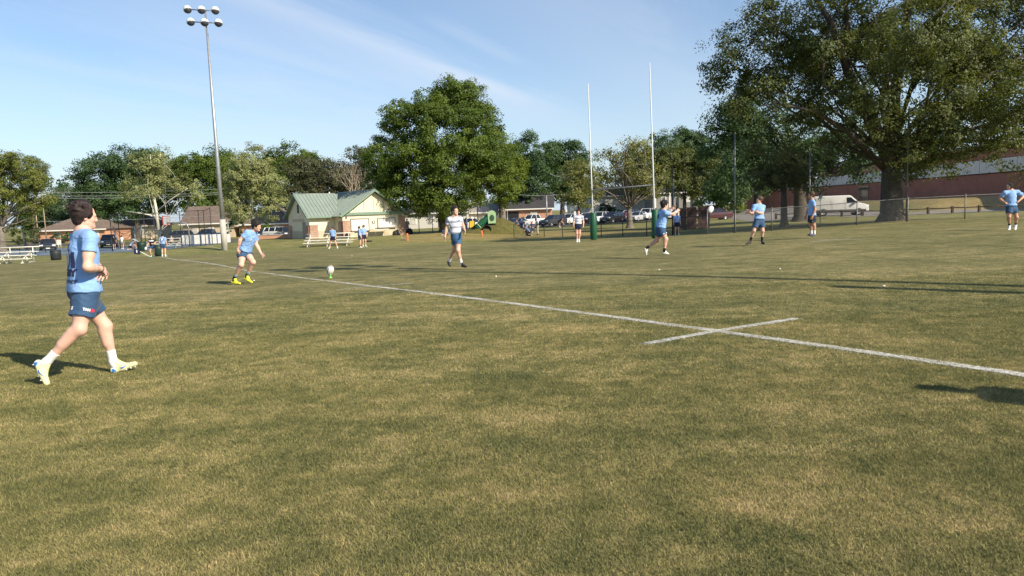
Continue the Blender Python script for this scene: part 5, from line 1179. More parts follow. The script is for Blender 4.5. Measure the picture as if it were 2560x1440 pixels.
def person(label, J, F, h=.012, s=1.0, leg_r=.108, curly=False, swept=False, skin=SKIN, hair=HAIRD, shirt=SHIRTB, shorts=SHORTB, sock=SOCKW, shoe=SHOEW, hairk=1.0, sock_h=.5, fingers=True, curl=.5, group='people on the field', short_len=.56, sleeve_len=.62, cap=None, hem=-.035, trousers=False, face=True, sock_band=None, seed=1, hands=None, loose=1.0, long_sleeve=False):
    """J: joints in world metres. F: direction the face looks."""
    J = {k: np.array(v, float) for k, v in J.items()}; rng = np.random.default_rng(seed)
    zmin = min(J['heR'][2], J['toR'][2], J['heL'][2], J['toL'][2]); org = np.array([J['pel'][0], J['pel'][1], zmin])
    SH = nrm(J['shR']-J['shL']); HP = nrm(J['hiR']-J['hiL']); SP = nrm(J['nek']-J['pel'])
    fwdT = nrm(np.cross(SP, SH)); fwdT = fwdT; fwdP = nrm(np.cross(SP, HP))       # chest / pelvis facing
    F = nrm(F); up0 = nrm(J['hed']-J['nek']+np.array([0, 0, .12])); Rr = nrm(np.cross(F, up0)); U = np.cross(Rr, F)
    C = J['hed']; H3 = np.array([Rr, F, U])
    def hp(r, f, u): return C+(Rr*r+F*f+U*u)*s
    allp = np.array(list(J.values())); lo, hi = allp.min(0)-.24*s, allp.max(0)+.24*s
    B = SDF(lo, hi, h); kk = max(.02, 1.5*h)
    # ---- torso
    pel, nek = J['pel'], J['nek']; sp = nek-pel
    def tp(t, f=0): return pel+sp*t+fwdT*f*s
    fl = (fwdT, 1.38); flp = (fwdP, 1.25)
    B.cone(tp(-.06), tp(.30), .158*s, .135*s, .05, flat=flp); B.cone(tp(.25), tp(.66), .135*s, .158*s, .05, flat=fl); B.cone(tp(.62), tp(.84), .16*s, .12*s, .05, flat=fl)
    B.cone(J['shR'], J['shL'], .062*s, .062*s, .06)
    B.cone(nek-SP*.02, hp(0, -.025, -.07), .06*s, .056*s, .04)
    for sd in 'RL':
        B.cone(nek, J['sh'+sd], .055*s, .05*s, .05)
        sh, el, wr = J['sh'+sd], J['el'+sd], J['wr'+sd]
        B.cone(sh, el, .057*s, .043*s, .03); B.cone(sh+(el-sh)*.3, sh+(el-sh)*.6, .055*s, .05*s, .03)
        B.cone(el, wr, .043*s, .029*s, .02); B.cone(el+(wr-el)*.15, el+(wr-el)*.42, .046*s, .042*s, .03)
        hi_, kn, an = J['hi'+sd], J['kn'+sd], J['an'+sd]
        B.cone(hi_, kn, .088*s, .065*s, .03); B.cone(hi_+(kn-hi_)*.15, hi_+(kn-hi_)*.55, .091*s, .082*s, .03)
        B.cone(kn, an, .058*s, .037*s, .02)
        back = -nrm(np.cross(nrm(kn-an), HP)); back = back if back@fwdP < 0 else -back
        B.cone(kn+(an-kn)*.14+back*.018*s, kn+(an-kn)*.48+back*.014*s, .058*s, .047*s, .03)
        B.ell(kn-back*.010*s, np.eye(3), (.048*s,)*3, .05)
        to, he = J['to'+sd], J['he'+sd]; B.cone(an, he+(to-he)*.35+nrm(an-he)*.03*s, .036*s, .028*s, .02)
        # ---- hand: palm, four fingers of different lengths, thumb from the side of the palm
        hd = J.get('ha'+sd); hdir = nrm(hd-wr) if hd is not None else nrm(wr-el)
        inn = (hands or {}).get(sd); pn = nrm(inn) if inn is not None else nrm(np.cross(hdir, np.cross(-SH if sd == 'R' else SH, hdir))+1e-6)
        side = nrm(np.cross(hdir, pn)); pn = np.cross(side, hdir); thumb = side if side@(fwdT+np.array([0, 0, .3])) > 0 else -side
        fr = max(.0088*s, h*.62) if fingers else 0
        B.cone(wr, wr+hdir*.05*s, .028*s, .03*s, .015)
        B.ell(wr+hdir*.058*s, [side, hdir, pn], (.041*s, .05*s, max(.017*s, h*1.1)), .012)
        if fingers:
            for q_, (off, ln) in enumerate(((-.031, .062), (-.011, .080), (.010, .086), (.031, .074))):
                off = off if thumb@side > 0 else -off
                cc = curl*(1.15-.12*q_)*(.9+.3*rng.random()); a0 = wr+hdir*.092*s+side*off*s*(1.12)
                d1 = nrm(hdir*math.cos(cc*.5)+pn*math.sin(cc*.5)+side*off*2.5); d2 = nrm(hdir*math.cos(cc*1.25)+pn*math.sin(cc*1.25)+side*off*1.5)
                a1 = a0+d1*ln*.52*s; B.cone(a0-hdir*.012*s, a1, fr*1.05, fr, .006); B.cone(a1, a1+d2*ln*.48*s, fr, fr*.85, .004)
            a0 = wr+hdir*.03*s+thumb*.03*s; a1 = a0+nrm(thumb*.75+hdir*.7+pn*.35)*.042*s; B.cone(a0, a1, fr*1.35, fr*1.15, .012); B.cone(a1, a1+nrm(hdir+thumb*.15+pn*.25)*.034*s, fr*1.1, fr*.9, .004)
        else: B.cone(wr+hdir*.08*s, wr+hdir*.15*s+pn*.02*s, .028*s, .018*s, .01)
    # ---- head
    B.ell(hp(0, -.012, .03), H3, np.array((.074, .097, .092))*s, .03)
    B.ell(hp(0, .026, -.03), H3, np.array((.062, .068, .088))*s, .03)
    B.cone(hp(-.044, .008, -.066), hp(-.013, .078, -.098), .022*s, .018*s, .025); B.cone(hp(.044, .008, -.066), hp(.013, .078, -.098), .022*s, .018*s, .025); B.cone(hp(-.012, .079, -.098), hp(.012, .079, -.098), .0185*s, .0185*s, .02); B.ell(hp(0, .05, -.07), H3, np.array((.046, .036, .034))*s, .03)
    if h < .013:
        B.cone(hp(-.04, .076, .022), hp(.04, .076, .022), .014*s, .014*s, .014)
        for e in (-1, 1):
            B.ell(hp(e*.031, .098, .002), H3, np.array((.017, .012, .012))*s, .012, op='cut')
            B.ell(hp(e*.031, .079, .001), H3, np.array((.0125,)*3)*s, .003)
            B.ell(hp(e*.045, .058, -.03), H3, np.array((.02, .02, .02))*s, .02)
            B.ell(hp(e*.013, .099, -.036), H3, np.array((.009, .011, .008))*s, .008)
        B.cone(hp(-.02, .084, -.066), hp(.02, .084, -.066), .009*s, .009*s, .008); B.cone(hp(-.016, .085, -.077), hp(.016, .085, -.077), .0085*s, .0085*s, .006)
    B.cone(hp(0, .090, .010), hp(0, .107, -.030), .010*s, max(.013*s, h*.9), .012)
    for e in (-1, 1):
        B.ell(hp(e*.077, -.012, -.012), [nrm(Rr+F*.3*e), nrm(F-Rr*.3*e), U], np.array((max(.011, h*.85), .019, .033))*s, .006)
        if h < .008: B.ell(hp(e*.085, -.008, -.008), H3, np.array((.006, .010, .018))*s, .004, op='cut')
    def mf(c):
        q = (c-C)@H3.T/s; r, f, u = np.abs(q[:, 0]), q[:, 1], q[:, 2]; m = np.zeros(len(c), int)
        if not face: return m
        m[(r < .024) & (f > .078) & (u < -.058) & (u > -.085)] = 1
        ey = (np.abs(r-.031) < .0125) & (f > .078) & (np.abs(u-.001) < .0065); m[ey] = 2; m[ey & (np.abs(r-.031) < .006)] = 4
        m[(np.abs(r-.032) < .021) & (f > .068) & (np.abs(u-.027) < .0055)] = 3
        return m
    V, Q, mi = B.mesh('person', mf)
    body = obj('person', mesh_np('person', V-org, quads=Q, matidx=mi), [skin, LIPS, EYEW, BROW, IRIS]); body.location = org
    tag(body, label, 'person', group)
    def child(name, D, m, parent=None, mi=None):
        V, Q, _ = D.mesh(name)
        if len(Q) == 0: return None
        return obj(name, mesh_np(name, V-org, quads=Q), m, parent or body)
    # ---- hair (or cap)
    if hair is not None or cap is not None:
        Hd = SDF(C-.2*s, C+.2*s, h*.8 if h > .007 else h); th = .010+.012*hairk
        if cap is None:
            cut = [(hp(0, 0, .012), H3.T@nrm((0, .60, -.80))*1.0)] if not swept else [(hp(0, .050, .03), H3.T@nrm((0, .95, .22))), (hp(0, 0, -.004), H3.T@nrm((0, .5, -.85)))]
            Hd.ell(hp(0, -.014-.004*hairk, .034+.006*hairk), H3, (np.array((.076, .099, .094))+th)*s, .0, cuts=cut)
            Hd.ell(hp(0, -.058, -.03), H3, (np.array((.060, .040, .062))+th*.6)*s, .02, cuts=[(hp(0, -.02, 0), F)])
            for e in (-1, 1): Hd.ell(hp(e*.068, .020, .016 if swept else .022), H3, (np.array((.014, .030, .036)))*s, .012)
            nt_ = int(26*hairk)+8 if curly else 46
            for i in range(nt_):      # tufts: round curls, or flat locks combed back
                d = nrm(rng.standard_normal(3)); d = nrm((d[0], d[1]*.8-.05, abs(d[2])*.9+.05)); q = hp(*(np.array((0, -.016, .036))+d*(np.array((.080, .103, .1))+.004*hairk)))
                if (q-hp(0, 0, .02))@(H3.T@nrm((0, .60, -.80))) > -.018: continue
                if swept and (q-hp(0, .022, .03))@(H3.T@nrm((0, .95, .22))) > 0: continue
                if curly:
                    t_ = H3.T@nrm(d+np.array((0, -.45, .25))+rng.standard_normal(3)*.3); Hd.cone(q, q+t_*(.014+.022*hairk)*s, max(.013*s, h), max(.004, h*.6), .01)
                else:
                    t0 = np.array((0, -1, -.15)); t0 = t0-d*(t0@d)*.8; t_ = H3.T@nrm(t0+d*(.12+.22*hairk)+rng.standard_normal(3)*.16)
                    Hd.cone(q, q+t_*(.035+.016*hairk)*s, max(.013*s, h), max(.0035, h*.6), .02)
            Hd.warp((.0028 if curly else .0012)*min(hairk, 1.4), 60, rng)
            child('hair', Hd, hair)
        else:
            cut = [(hp(0, .06, .03), H3.T@nrm((0, .75, -.55)))] if cap[0] == 'scrum' else [(hp(0, 0, .022), H3.T@nrm((0, .12, -1)))]
            Hd.ell(hp(0, -.014, .03), H3, np.array((.090, .112, .108))*s, 0, cuts=cut)
            if cap[0] == 'scrum':
                for e in (-1, 1): Hd.ell(hp(e*.078, .0, -.03), H3, np.array((.018, .045, .055))*s, .012)
                Hd.cone(hp(.05, .04, -.095), hp(-.05, .04, -.095), .012*s, .012*s, .01); Hd.ell(hp(0, -.05, -.02), H3, np.array((.075, .05, .07))*s, .02)
            else: Hd.ell(hp(0, .11, .03), H3, np.array((.07, .07, .012))*s, .01)
            cp = child('scrum_cap' if cap[0] == 'scrum' else 'cap', Hd, cap[1])
            if cap[0] == 'scrum':
                mb = MB(); a_ = hp(.03, .05, -.1)-org; mb.tube([a_, a_+np.array([.01, -.03, -.08]), a_+np.array([-.01, -.05, -.19])], .008, 5); mb.build('chin_strap', cap[1], cp)
                lg = MB(); e_ = hp(0, .098, .075)-org; lg.tube([e_-Rr*.03-U*.012, e_+Rr*.03-U*.012], .009, 5); lg.build('cap_emblem', WHITE, cp)
    # ---- shirt
    hc = h
    T = SDF(np.minimum(lo, lo), hi, hc); g_ = .013*s*loose; hemp = pel-SP*hem*s
    cutS = [(hemp, -SP)]; flS = (fwdT, 1.33); flH = (nrm(fwdT+fwdP), 1.22)
    for sd in 'RL':
        sh, el, wr = J['sh'+sd], J['el'+sd], J['wr'+sd]; T.cone(nek-SP*.015, sh, .052*s+g_*.4, .058*s+g_*.3, .05)
        ad = nrm(el-sh)
        if long_sleeve:
            T.cone(sh, el, .064*s+g_*.4, .054*s+g_*.3, .03); T.cone(el, wr, .054*s+g_*.3, .04*s, .02, cuts=[(wr-nrm(wr-el)*.02, nrm(wr-el))])
        else:
            e_ = sh+(el-sh)*sleeve_len; T.cone(sh, e_+ad*.03, .061*s+g_*.4, .064*s+g_*.9, .035, cuts=[(e_, ad)])
            T.cone(e_-ad*.035*s, e_+ad*.2*s, .048*s+g_*.2, .060*s+g_*.75, .006, op='cut')
    T.cone(tp(-.12), tp(.34), .175*s+g_*.7, .155*s+g_, .05, flat=flH, cuts=cutS); T.cone(tp(.28), tp(.66), .150*s+g_, .163*s+g_, .05, flat=flS, cuts=cutS); T.cone(tp(.62), tp(.84), .165*s+g_*.8, .118*s+g_*.5, .05, flat=flS)
    T.cone(J['shR'], J['shL'], .062*s+g_*.4, .062*s+g_*.4, .06)
    hc_ = (J['hiR']+J['hiL'])/2; T.cone(J['hiR']*.8+hc_*.2+SP*.05*s, J['hiL']*.8+hc_*.2+SP*.05*s, .118*s+g_, .118*s+g_, .06, cuts=cutS)
    T.cone(nek+SP*.012*s+fwdT*.012, nek+SP*.12*s+fwdT*.02, .055*s, .075*s, .012, op='cut')
    T.cone(hemp-SP*.02*s, pel-SP*.25*s, .150*s, .165*s, .01, flat=flH, op='cut')
    T.warp(.0030*s*loose if h < .02 else .003, 15, rng, (1, 1, .8))
    if h < .012: T.folds(.0085*s, 50, rng, SP, SH)
    sh_o = child('shirt', T, shirt)
    # ---- shorts or trousers
    Sx = SDF(lo, hi, hc); waist = pel+SP*.10*s; flP = (fwdP, 1.2); kw = np.cross(HP, SP)
    Sx.cone(pel-SP*.10*s, pel+SP*.14*s, .160*s, .140*s, .04, flat=flP, cuts=[(waist, SP)])
    for sd in 'RL':
        hi_, kn, an = J['hi'+sd], J['kn'+sd], J['an'+sd]; ld = nrm(kn-hi_)
        if trousers:
            Sx.cone(hi_, kn, .108*s, .078*s, .05); Sx.cone(kn, an, .078*s, .062*s, .03, cuts=[(an-nrm(an-kn)*.03, nrm(an-kn))])
        else:
            e_ = hi_+(kn-hi_)*short_len; Sx.cone(hi_-ld*.05, e_+ld*.04, (leg_r+.006)*s, (leg_r+.002+.006*loose)*s, .05, cuts=[(e_, ld)], flat=(nrm(HP-ld*(HP@ld)), 1.08))
    if not trousers:
        for sd in 'RL':
            hi_, kn = J['hi'+sd], J['kn'+sd]; ld = nrm(kn-hi_); e_ = hi_+(kn-hi_)*short_len
            Sx.cone(e_-ld*.0*s, e_+ld*.2*s, .078*s, leg_r*s, .004, op='cut')
    Sx.warp(.0034*s, 18, rng)
    so_ = child('trousers' if trousers else 'shorts', Sx, shorts)
    # ---- socks and shoes
    for sd in 'RL':
        kn, an, he, to = (J[a+sd] for a in ('kn', 'an', 'he', 'to')); ld = nrm(an-kn)
        fd = nrm(to-he); ul = an-he; ul = nrm(ul-fd*(ul@fd)); lat = np.cross(fd, ul); ln = np.linalg.norm(to-he)
        if not trousers:
            K = SDF(np.minimum(an-.2*s, he-.1), np.maximum(an+.2*s, he+.1), h*.8 if h > .007 else h); top = an-ld*(.20*sock_h)*s
            K.cone(top-ld*.03, an+ld*.02, (.041+.010*sock_h)*s, .0405*s, .02, cuts=[(top, -ld)]); K.cone(an, he+fd*.06*s+ul*.05*s, .041*s, .035*s, .02)
            so = child('sock', K, sock)
            if sock_band is not None and so:
                K = SDF(an-.2*s, an+.2*s, h*.8); t2 = an-ld*(.20*sock_h-.0)*s; K.cone(t2-ld*.03, t2+ld*.1, (.044+.010*sock_h)*s, .0435*s, 0, cuts=[(t2-ld*.004, -ld), (t2+ld*.055*s, ld)]); child('sock_band', K, sock_band, so)
        W = SDF(np.minimum(he, to)-.13*s, np.maximum(he, to)+.16*s, h*.8 if h > .007 else h); cutF = [(he-ul*.002, -ul)]
        W.cone(he+fd*.036*s+ul*.036*s, he+fd*ln*.45+ul*.032*s, .038*s, .036*s, .02, cuts=cutF, flat=(lat, 1.05)); W.cone(he+fd*ln*.45+ul*.032*s, to-fd*.036*s+ul*.024*s, .043*s, .032*s, .02, cuts=cutF, flat=(ul, 1.18))
        W.cone(an+ul*.0*s, he+fd*ln*.5+ul*.04*s, .042*s, .034*s, .03, cuts=[(an+ul*.012*s, nrm(ul+ld*-.2))])
        sho = child('shoe', W, shoe)
        if h < .013 and sho:
            stt = MB()
            for (a_, b_) in ((.1, .6), (.1, -.6), (.55, .8), (.55, -.8), (.72, .8), (.72, -.8), (.86, .3), (.86, -.3)):
                c_ = he+fd*ln*a_+lat*b_*.03*s-org; stt.tube([c_+ul*.006, c_-ul*.011], [.007*s, .005*s], 6)
            stt.build('stud', WHITE if shoe is SHOEP else BLKM, sho)
    return body, dict(org=org, fwdT=fwdT, SP=SP, SH=SH, fwdP=fwdP, HP=HP, J=J, shirt=sh_o, shorts=so_, H3=H3, hp=hp, C=C)

# ---- marks printed on cloth: shapes in a flat frame dropped along a direction on to the surface
def text_mesh(s, size, bold=0.0):
    cu = bpy.data.curves.new('t', 'FONT'); cu.body = s; cu.size = size; cu.align_x = 'CENTER'; cu.align_y = 'CENTER'; cu.offset = bold; cu.resolution_u = 2
    o = bpy.data.objects.new('t', cu); COL.objects.link(o); dg = bpy.context.evaluated_depsgraph_get(); me = bpy.data.meshes.new_from_object(o.evaluated_get(dg))
    bpy.data.objects.remove(o); bpy.data.curves.remove(cu)
    bm = bmesh.new(); bm.from_mesh(me); bmesh.ops.triangulate(bm, faces=bm.faces)
    for _ in range(2): bmesh.ops.subdivide_edges(bm, edges=[e for e in bm.edges if e.calc_length() > .02], cuts=1)
    bmesh.ops.triangulate(bm, faces=bm.faces)
    vs = np.array([v.co[:2] for v in bm.verts]); fs = [tuple(v.index for v in f.verts) for f in bm.faces]; bm.free(); bpy.data.meshes.remove(me); return vs, fs
def poly_mesh(pts, cuts=1):
    bm = bmesh.new(); bm.faces.new([bm.verts.new((x, y, 0)) for x, y in pts]); bmesh.ops.triangulate(bm, faces=bm.faces)
    for _ in range(2): bmesh.ops.subdivide_edges(bm, edges=[e for e in bm.edges if e.calc_length() > .025], cuts=1)
    bmesh.ops.triangulate(bm, faces=bm.faces); bm.verts.index_update(); vs = np.array([v.co[:2] for v in bm.verts]); fs = [tuple(v.index for v in f.verts) for f in bm.faces]; bm.free(); return vs, fs
def stick(name, vf, target, origin, xdir, ydir, ndir, m, parent, wrap=None, lift=.004):
    """origin etc. in the target's own coordinates; wrap = radius for wrapping x round the body"""
    vs, fs = vf; bv = BVHTree.FromPolygons([v.co for v in target.data.vertices], [tuple(p.vertices) for p in target.data.polygons])
    out = []; ok = []
    for x, y in vs:
        if wrap:
            a = x/wrap; d = nrm(ndir*math.cos(a)+xdir*math.sin(a)); st = origin+ydir*y+d*.6; dirn = -d
        else: st = origin+xdir*x+ydir*y+ndir*.3; dirn = -ndir
        r = bv.ray_cast(Vector(st), Vector(dirn), .8)
        if r[0] is None: out.append(st+dirn*.3); ok.append(False)
        else: out.append(np.array(r[0])-dirn*lift); ok.append(True)
    fs = [f for f in fs if all(ok[i] for i in f)]
    if not fs: return None
    mb = MB(); mb.add(out, fs); return mb.build(name, m, parent)
# ------------------------------------------------------------ the players, posed joint by joint
def VW(px, right, away, up):     # direction in the frame of the viewer's line to image column px
    a = nrm((P(px, 528, 10.)[0], 10., 0)); r = np.array([a[1], -a[0], 0]); return nrm(r*right+a*away+np.array([0, 0, up]))
def pj(z0, d): return {k: P(v[0], v[1], z0+v[2]) for k, v in d.items()}
# 1. man walking at the left, seen from his right and a little from behind
z0 = 7.15
J = pj(z0, dict(hed=(212, 540, 0), nek=(207, 576, 0), shR=(225, 596, -.16), shL=(197, 597, .17), elR=(219, 668, -.26), wrR=(251, 672, -.07), haR=(266, 676, .05), elL=(238, 664, .27), wrL=(256, 681, .08), haL=(250, 688, -.04),
    pel=(212, 733, 0), hiR=(215, 742, -.095), hiL=(206, 741, .095), knR=(197, 823, -.20), anR=(118, 903, -.26), heR=(83, 905, -.27), toR=(115, 968, -.31), knL=(262, 815, .16), anL=(283, 903, .18), heL=(280, 936, .16), toL=(347, 912, .24)))
w1, i1 = person('person walking in light blue team shirt and pale yellow boots, large at the left', J, VW(204, .95, .26, -.16), h=.0062, s=1.0, skin=SKIN3, hair=HAIRD, hairk=1.6, swept=True, shoe=SHOEP, sock=SOCKW, sock_h=.62, short_len=.62, sleeve_len=.50, hem=-.035, seed=3, curl=.9, hands={'R': VW(204, -.2, .6, -.5), 'L': VW(204, -.3, -.6, -.4)}, loose=1.05)
o1 = i1['org']; T1 = i1['fwdT']; S1 = i1['SH']; U1 = i1['SP']; bk = -T1
INK = mat('navy_ink', (.022, .026, .085), .8, var=.15); WINK = mat('white_ink', (.74, .73, .70), .8, var=.06); RINK = mat('red_ink', (.55, .03, .06), .8); GINK = mat('grey_ink', (.05, .06, .10), .8)
def back(y): return i1['J']['pel']-o1+U1*y
sht = i1['shirt']; xd = S1            # reading direction across the back runs to his right
stick('shirt_print', text_mesh('9', .19, .012), sht, back(.335)-xd*.115, xd, U1, bk, INK, sht, lift=.005)
stick('shirt_print', text_mesh('1', .19, .014), sht, back(.335)+xd*.10, xd, U1, bk, INK, sht, lift=.005)
th_ = np.linspace(0, 2*math.pi, 28, endpoint=False)
ball = [(.052*math.cos(a)*math.cos(.35)+.098*math.sin(a)*math.sin(.35), -.052*math.cos(a)*math.sin(.35)+.098*math.sin(a)*math.cos(.35)) for a in th_]
stick('shirt_print', poly_mesh([(x*1.14, y*1.1) for x, y in ball]), sht, back(.345)-xd*.008, xd, U1, bk, INK, sht, lift=.005)
stick('shirt_print', poly_mesh(ball), sht, back(.345)-xd*.008, xd, U1, bk, WINK, sht, lift=.0065)
for w_ in (-.02, .02): stick('shirt_print', poly_mesh([(w_-.03, -.085), (w_-.024, -.088), (w_+.012, 0), (w_+.035, .07), (w_+.028, .072), (w_+.004, 0)]), sht, back(.345)-xd*.008, xd, U1, bk, INK, sht, lift=.008)
stick('shirt_print', text_mesh('RUGBY', .093, .006), sht, back(.212)-xd*.02, xd, U1, bk, INK, sht, lift=.005)
stick('shirt_print', text_mesh('CLAN PRIDE', .052, .0015), sht, back(.125)+xd*.01, xd, U1, bk, GINK, sht, lift=.005)
stick('shirt_print', text_mesh('Y', .062, .004), sht, back(.475), xd, U1, bk, INK, sht, lift=.005)
stick('shirt_print', poly_mesh([(-.10, 0), (.06, 0), (.06, .007), (-.10, .007)]), sht, back(.435), xd, U1, bk, GINK, sht, lift=.005)
# marks on his shorts
sho_ = i1['shorts']; hk = i1['J']; rt = i1['HP']; q_ = hk['hiR']+(hk['knR']-hk['hiR'])*.42-o1; dn = nrm(hk['knR']-hk['hiR']); nv = nrm(rt-dn*(rt@dn)); xv = nrm(np.cross(-dn, nv)); xv = xv if xv@VW(204, 1, 0, 0) > 0 else -xv
stick('shorts_mark', text_mesh('TAH', .034, .002), sho_, q_+xv*.015, xv, -dn, nv, WINK, sho_, lift=.004)
stick('shorts_mark', poly_mesh([(-.018, -.016), (.02, -.012), (.024, .016), (-.012, .02)]), sho_, q_+xv*.068, xv, -dn, nv, RINK, sho_, lift=.004)
stick('shorts_mark', text_mesh('23', .042, .003), sho_, q_-xv*.02+dn*.0, xv, -dn, nrm(nv*.5-xv*.85), WINK, sho_, lift=.004)
# blue swoosh and heel patches on his boots
BINK = mat('boot_blue', (.04, .14, .42), .5); LBK = mat('boot_pale_blue', (.42, .66, .75), .5, var=.1)
for sd in 'RL':
    he, to, an = hk['he'+sd]-o1, hk['to'+sd]-o1, hk['an'+sd]-o1; fd = nrm(to-he); ul = an-he; ul = nrm(ul-fd*(ul@fd)); nv = nrm(np.cross(fd, ul)); nv = nv if nv@VW(204, 0, -1, 0) > 0 else -nv
    for k, o in enumerate([c for c in w1.children if c.name.startswith('shoe')]):
        cen = sum((np.array(v.co) for v in list(o.data.vertices)[::50]), np.zeros(3))/len(list(o.data.vertices)[::50])
        if np.linalg.norm(cen-(he+to)/2) < .15:
            stick('boot_mark', poly_mesh([(.0, .028), (.012, .008), (.03, .004), (.11, .038), (.035, .02), (.018, .022)]), o, he+fd*.10+ul*.016, fd, ul, nv, BINK, o, lift=.003)
            stick('boot_mark', poly_mesh([(-.0, .012), (.05, .008), (.055, .05), (.02, .075), (.0, .07)]), o, he+fd*.008+ul*.0, fd, ul, nv, LBK, o, lift=.002)
            stick('boot_mark', poly_mesh([(.01, .012), (.05, .012), (.03, .05), (.015, .045)]), o, he+fd*.01+ul*.005, fd, ul, nv, BINK, o, lift=.0035)
wb = MB(); wd = nrm(hk['haR']-hk['wrR']); a1_ = nrm(np.cross(wd, (0, 0, 1))); a2_ = np.cross(wd, a1_); c0 = hk['wrR']-o1
wb.tube([c0+(a1_*math.cos(a)+a2_*math.sin(a))*.033 for a in np.linspace(0, 2*math.pi, 15)], .005, 5, cap=False); wb.build('wristband', BLKM, w1)

# 2. the kicker, leaning into his run-up
z0 = 18.0
J = pj(z0, dict(hed=(641.5, 564.5, -.12), nek=(634.5, 576.5, -.06), shR=(617.5, 582.5, -.16), shL=(637.5, 587.5, .10), elR=(600, 600, -.24), wrR=(594.3, 622.5, -.20), haR=(595.5, 632, -.2), elL=(640.5, 611.5, .06), wrL=(653, 634, -.05), haL=(659, 641, -.1),
    pel=(611, 625.5, 0), hiR=(606.5, 630.5, -.06), hiL=(615, 630.5, .08), knR=(603, 662, -.26), anR=(586.3, 694.5, -.10), heR=(578.5, 708.5, -.08), toR=(602, 711, -.16), knL=(632.5, 655.5, -.16), anL=(618, 688.5, -.02), heL=(610, 698.5, 0), toL=(630.5, 708.5, -.14)))
w2, i2 = person('person leaning forward to kick in light blue shirt, navy shorts and bright yellow boots', J, VW(640, .86, -.35, -.36), h=.0085, s=1.0, skin=SKIN3, hair=HAIRB, hairk=1.5, shoe=SHOEY, sock=SOCKK, sock_band=SOCKT, sock_h=.55, short_len=.46, seed=4, curl=.55, loose=1.0)
def chest_mark(info, txt, size, dx, dy, ink=WINK):
    o = info['org']; F_ = info['fwdT']; xr = -info['SH']; p = info['J']['pel']-o+info['SP']*dy+xr*dx
    stick('shirt_print', text_mesh(txt, size, .004) if txt else poly_mesh([(-.018, -.03), (.018, -.03), (.026, .012), (0, .03), (-.024, .012)]), info['shirt'], p, xr, info['SP'], F_, ink, info['shirt'], lift=.004)
def short_mark(info, sd, ink=WINK, w=.028, hgt=.024, t=.40, front=.4):
    o = info['org']; hk = info['J']; dn = nrm(hk['kn'+sd]-hk['hi'+sd]); sgn = 1 if sd == 'R' else -1
    nv = nrm(info['HP']*sgn*(1-front)+info['fwdP']*front); nv = nrm(nv-dn*(nv@dn)); xv = np.cross(-dn, nv); q = hk['hi'+sd]+(hk['kn'+sd]-hk['hi'+sd])*t-o
    stick('shorts_mark', poly_mesh([(-w, -hgt*.5), (w*.6, -hgt*.6), (w, hgt*.2), (-w*.3, hgt*.7)]), info['shorts'], q, xv, -dn, nv, ink, info['shorts'], lift=.003)
chest_mark(i2, '', .06, .08, .36); chest_mark(i2, '1', .07, -.09, .36); short_mark(i2, 'L', front=.5)

# 3. grey striped player walking, seen half from the front
z0 = 20.3
J = pj(z0, dict(hed=(1137.5, 527, -.02), nek=(1137, 541.5, 0), shR=(1123.5, 548.5, -.02), shL=(1150, 546.5, .03), elR=(1117, 569, .02), wrR=(1112.4, 591, -.06), haR=(1111.8, 600, -.1), elL=(1158, 564.5, .05), wrL=(1161, 574, -.16), haL=(1163.5, 580.5, -.24),
    pel=(1140.5, 585, 0), hiR=(1136, 590, -.03), hiL=(1145.5, 590, .03), knR=(1137, 623.5, .12), anR=(1123.5, 652, .36), heR=(1117.5, 655.5, .40), toR=(1125, 667.5, .30), knL=(1145, 626, -.12), anL=(1153, 656, -.05), heL=(1153.5, 667, -.02), toL=(1168, 668.5, -.14)))
w3, i3 = person('person striding in grey striped jersey, blue shorts and black boots', J, VW(1136, .62, -.78, -.04), h=.0092, s=1.0, skin=SKIN, hair=HAIRD, hairk=1.2, curly=True, leg_r=.096, shirt=STRIPE, shorts=cloth('mid_blue_shorts', (.045, .105, .21), .7), sock=SOCKW, sock_h=.55, shoe=SHOEBK, short_len=.60, seed=5, curl=.5, loose=.55, hem=-.03)
chest_mark(i3, 'CA', .07, .08, .38, INK); short_mark(i3, 'R', front=.85, t=.5); short_mark(i3, 'R', RINK, .02, .03, .44, .95)

# 4. the passer, arms out to the right
z0 = 21.7
J = pj(z0, dict(hed=(1662, 513, 0), nek=(1659.5, 525, 0), shR=(1664.5, 533, -.19), shL=(1653.5, 530.5, .18), elR=(1681, 536, -.18), wrR=(1690.5, 530, -.05), haR=(1695.5, 525.5, -.02), elL=(1670, 534, .26), wrL=(1680, 524, .22), haL=(1684, 518.5, .2),
    pel=(1650.5, 571, 0), hiR=(1653.5, 576, -.09), hiL=(1648, 576, .09), knR=(1664.5, 598, -.12), anR=(1661, 626, -.12), heR=(1657, 635.5, -.12), toR=(1673, 636.5, -.12), knL=(1643.5, 600.5, .12), anL=(1618, 619.5, .14), heL=(1609.5, 621.5, .14), toL=(1614.5, 639.5, .14)))
w4, i4 = person('person lunging with both arms out after throwing the ball, by the right goal pad', J, VW(1662, .88, .42, -.08), h=.0095, s=1.03, skin=SKIN, hair=HAIRB, hairk=1.4, shoe=SHOEW, sock=SOCKK, sock_h=.35, short_len=.52, seed=6, curl=.5, loose=1.1, hands={'R': VW(1662, .2, .6, .2), 'L': VW(1662, .2, -.6, .2)})
o4 = i4['org']; stick('shirt_print', text_mesh('01', .17, .012), i4['shirt'], i4['J']['pel']-o4+i4['SP']*.34, i4['SH'], i4['SP'], -i4['fwdT'], INK, i4['shirt'], lift=.005); short_mark(i4, 'R', front=.5, t=.44); short_mark(i4, 'R', front=-.2, t=.40)
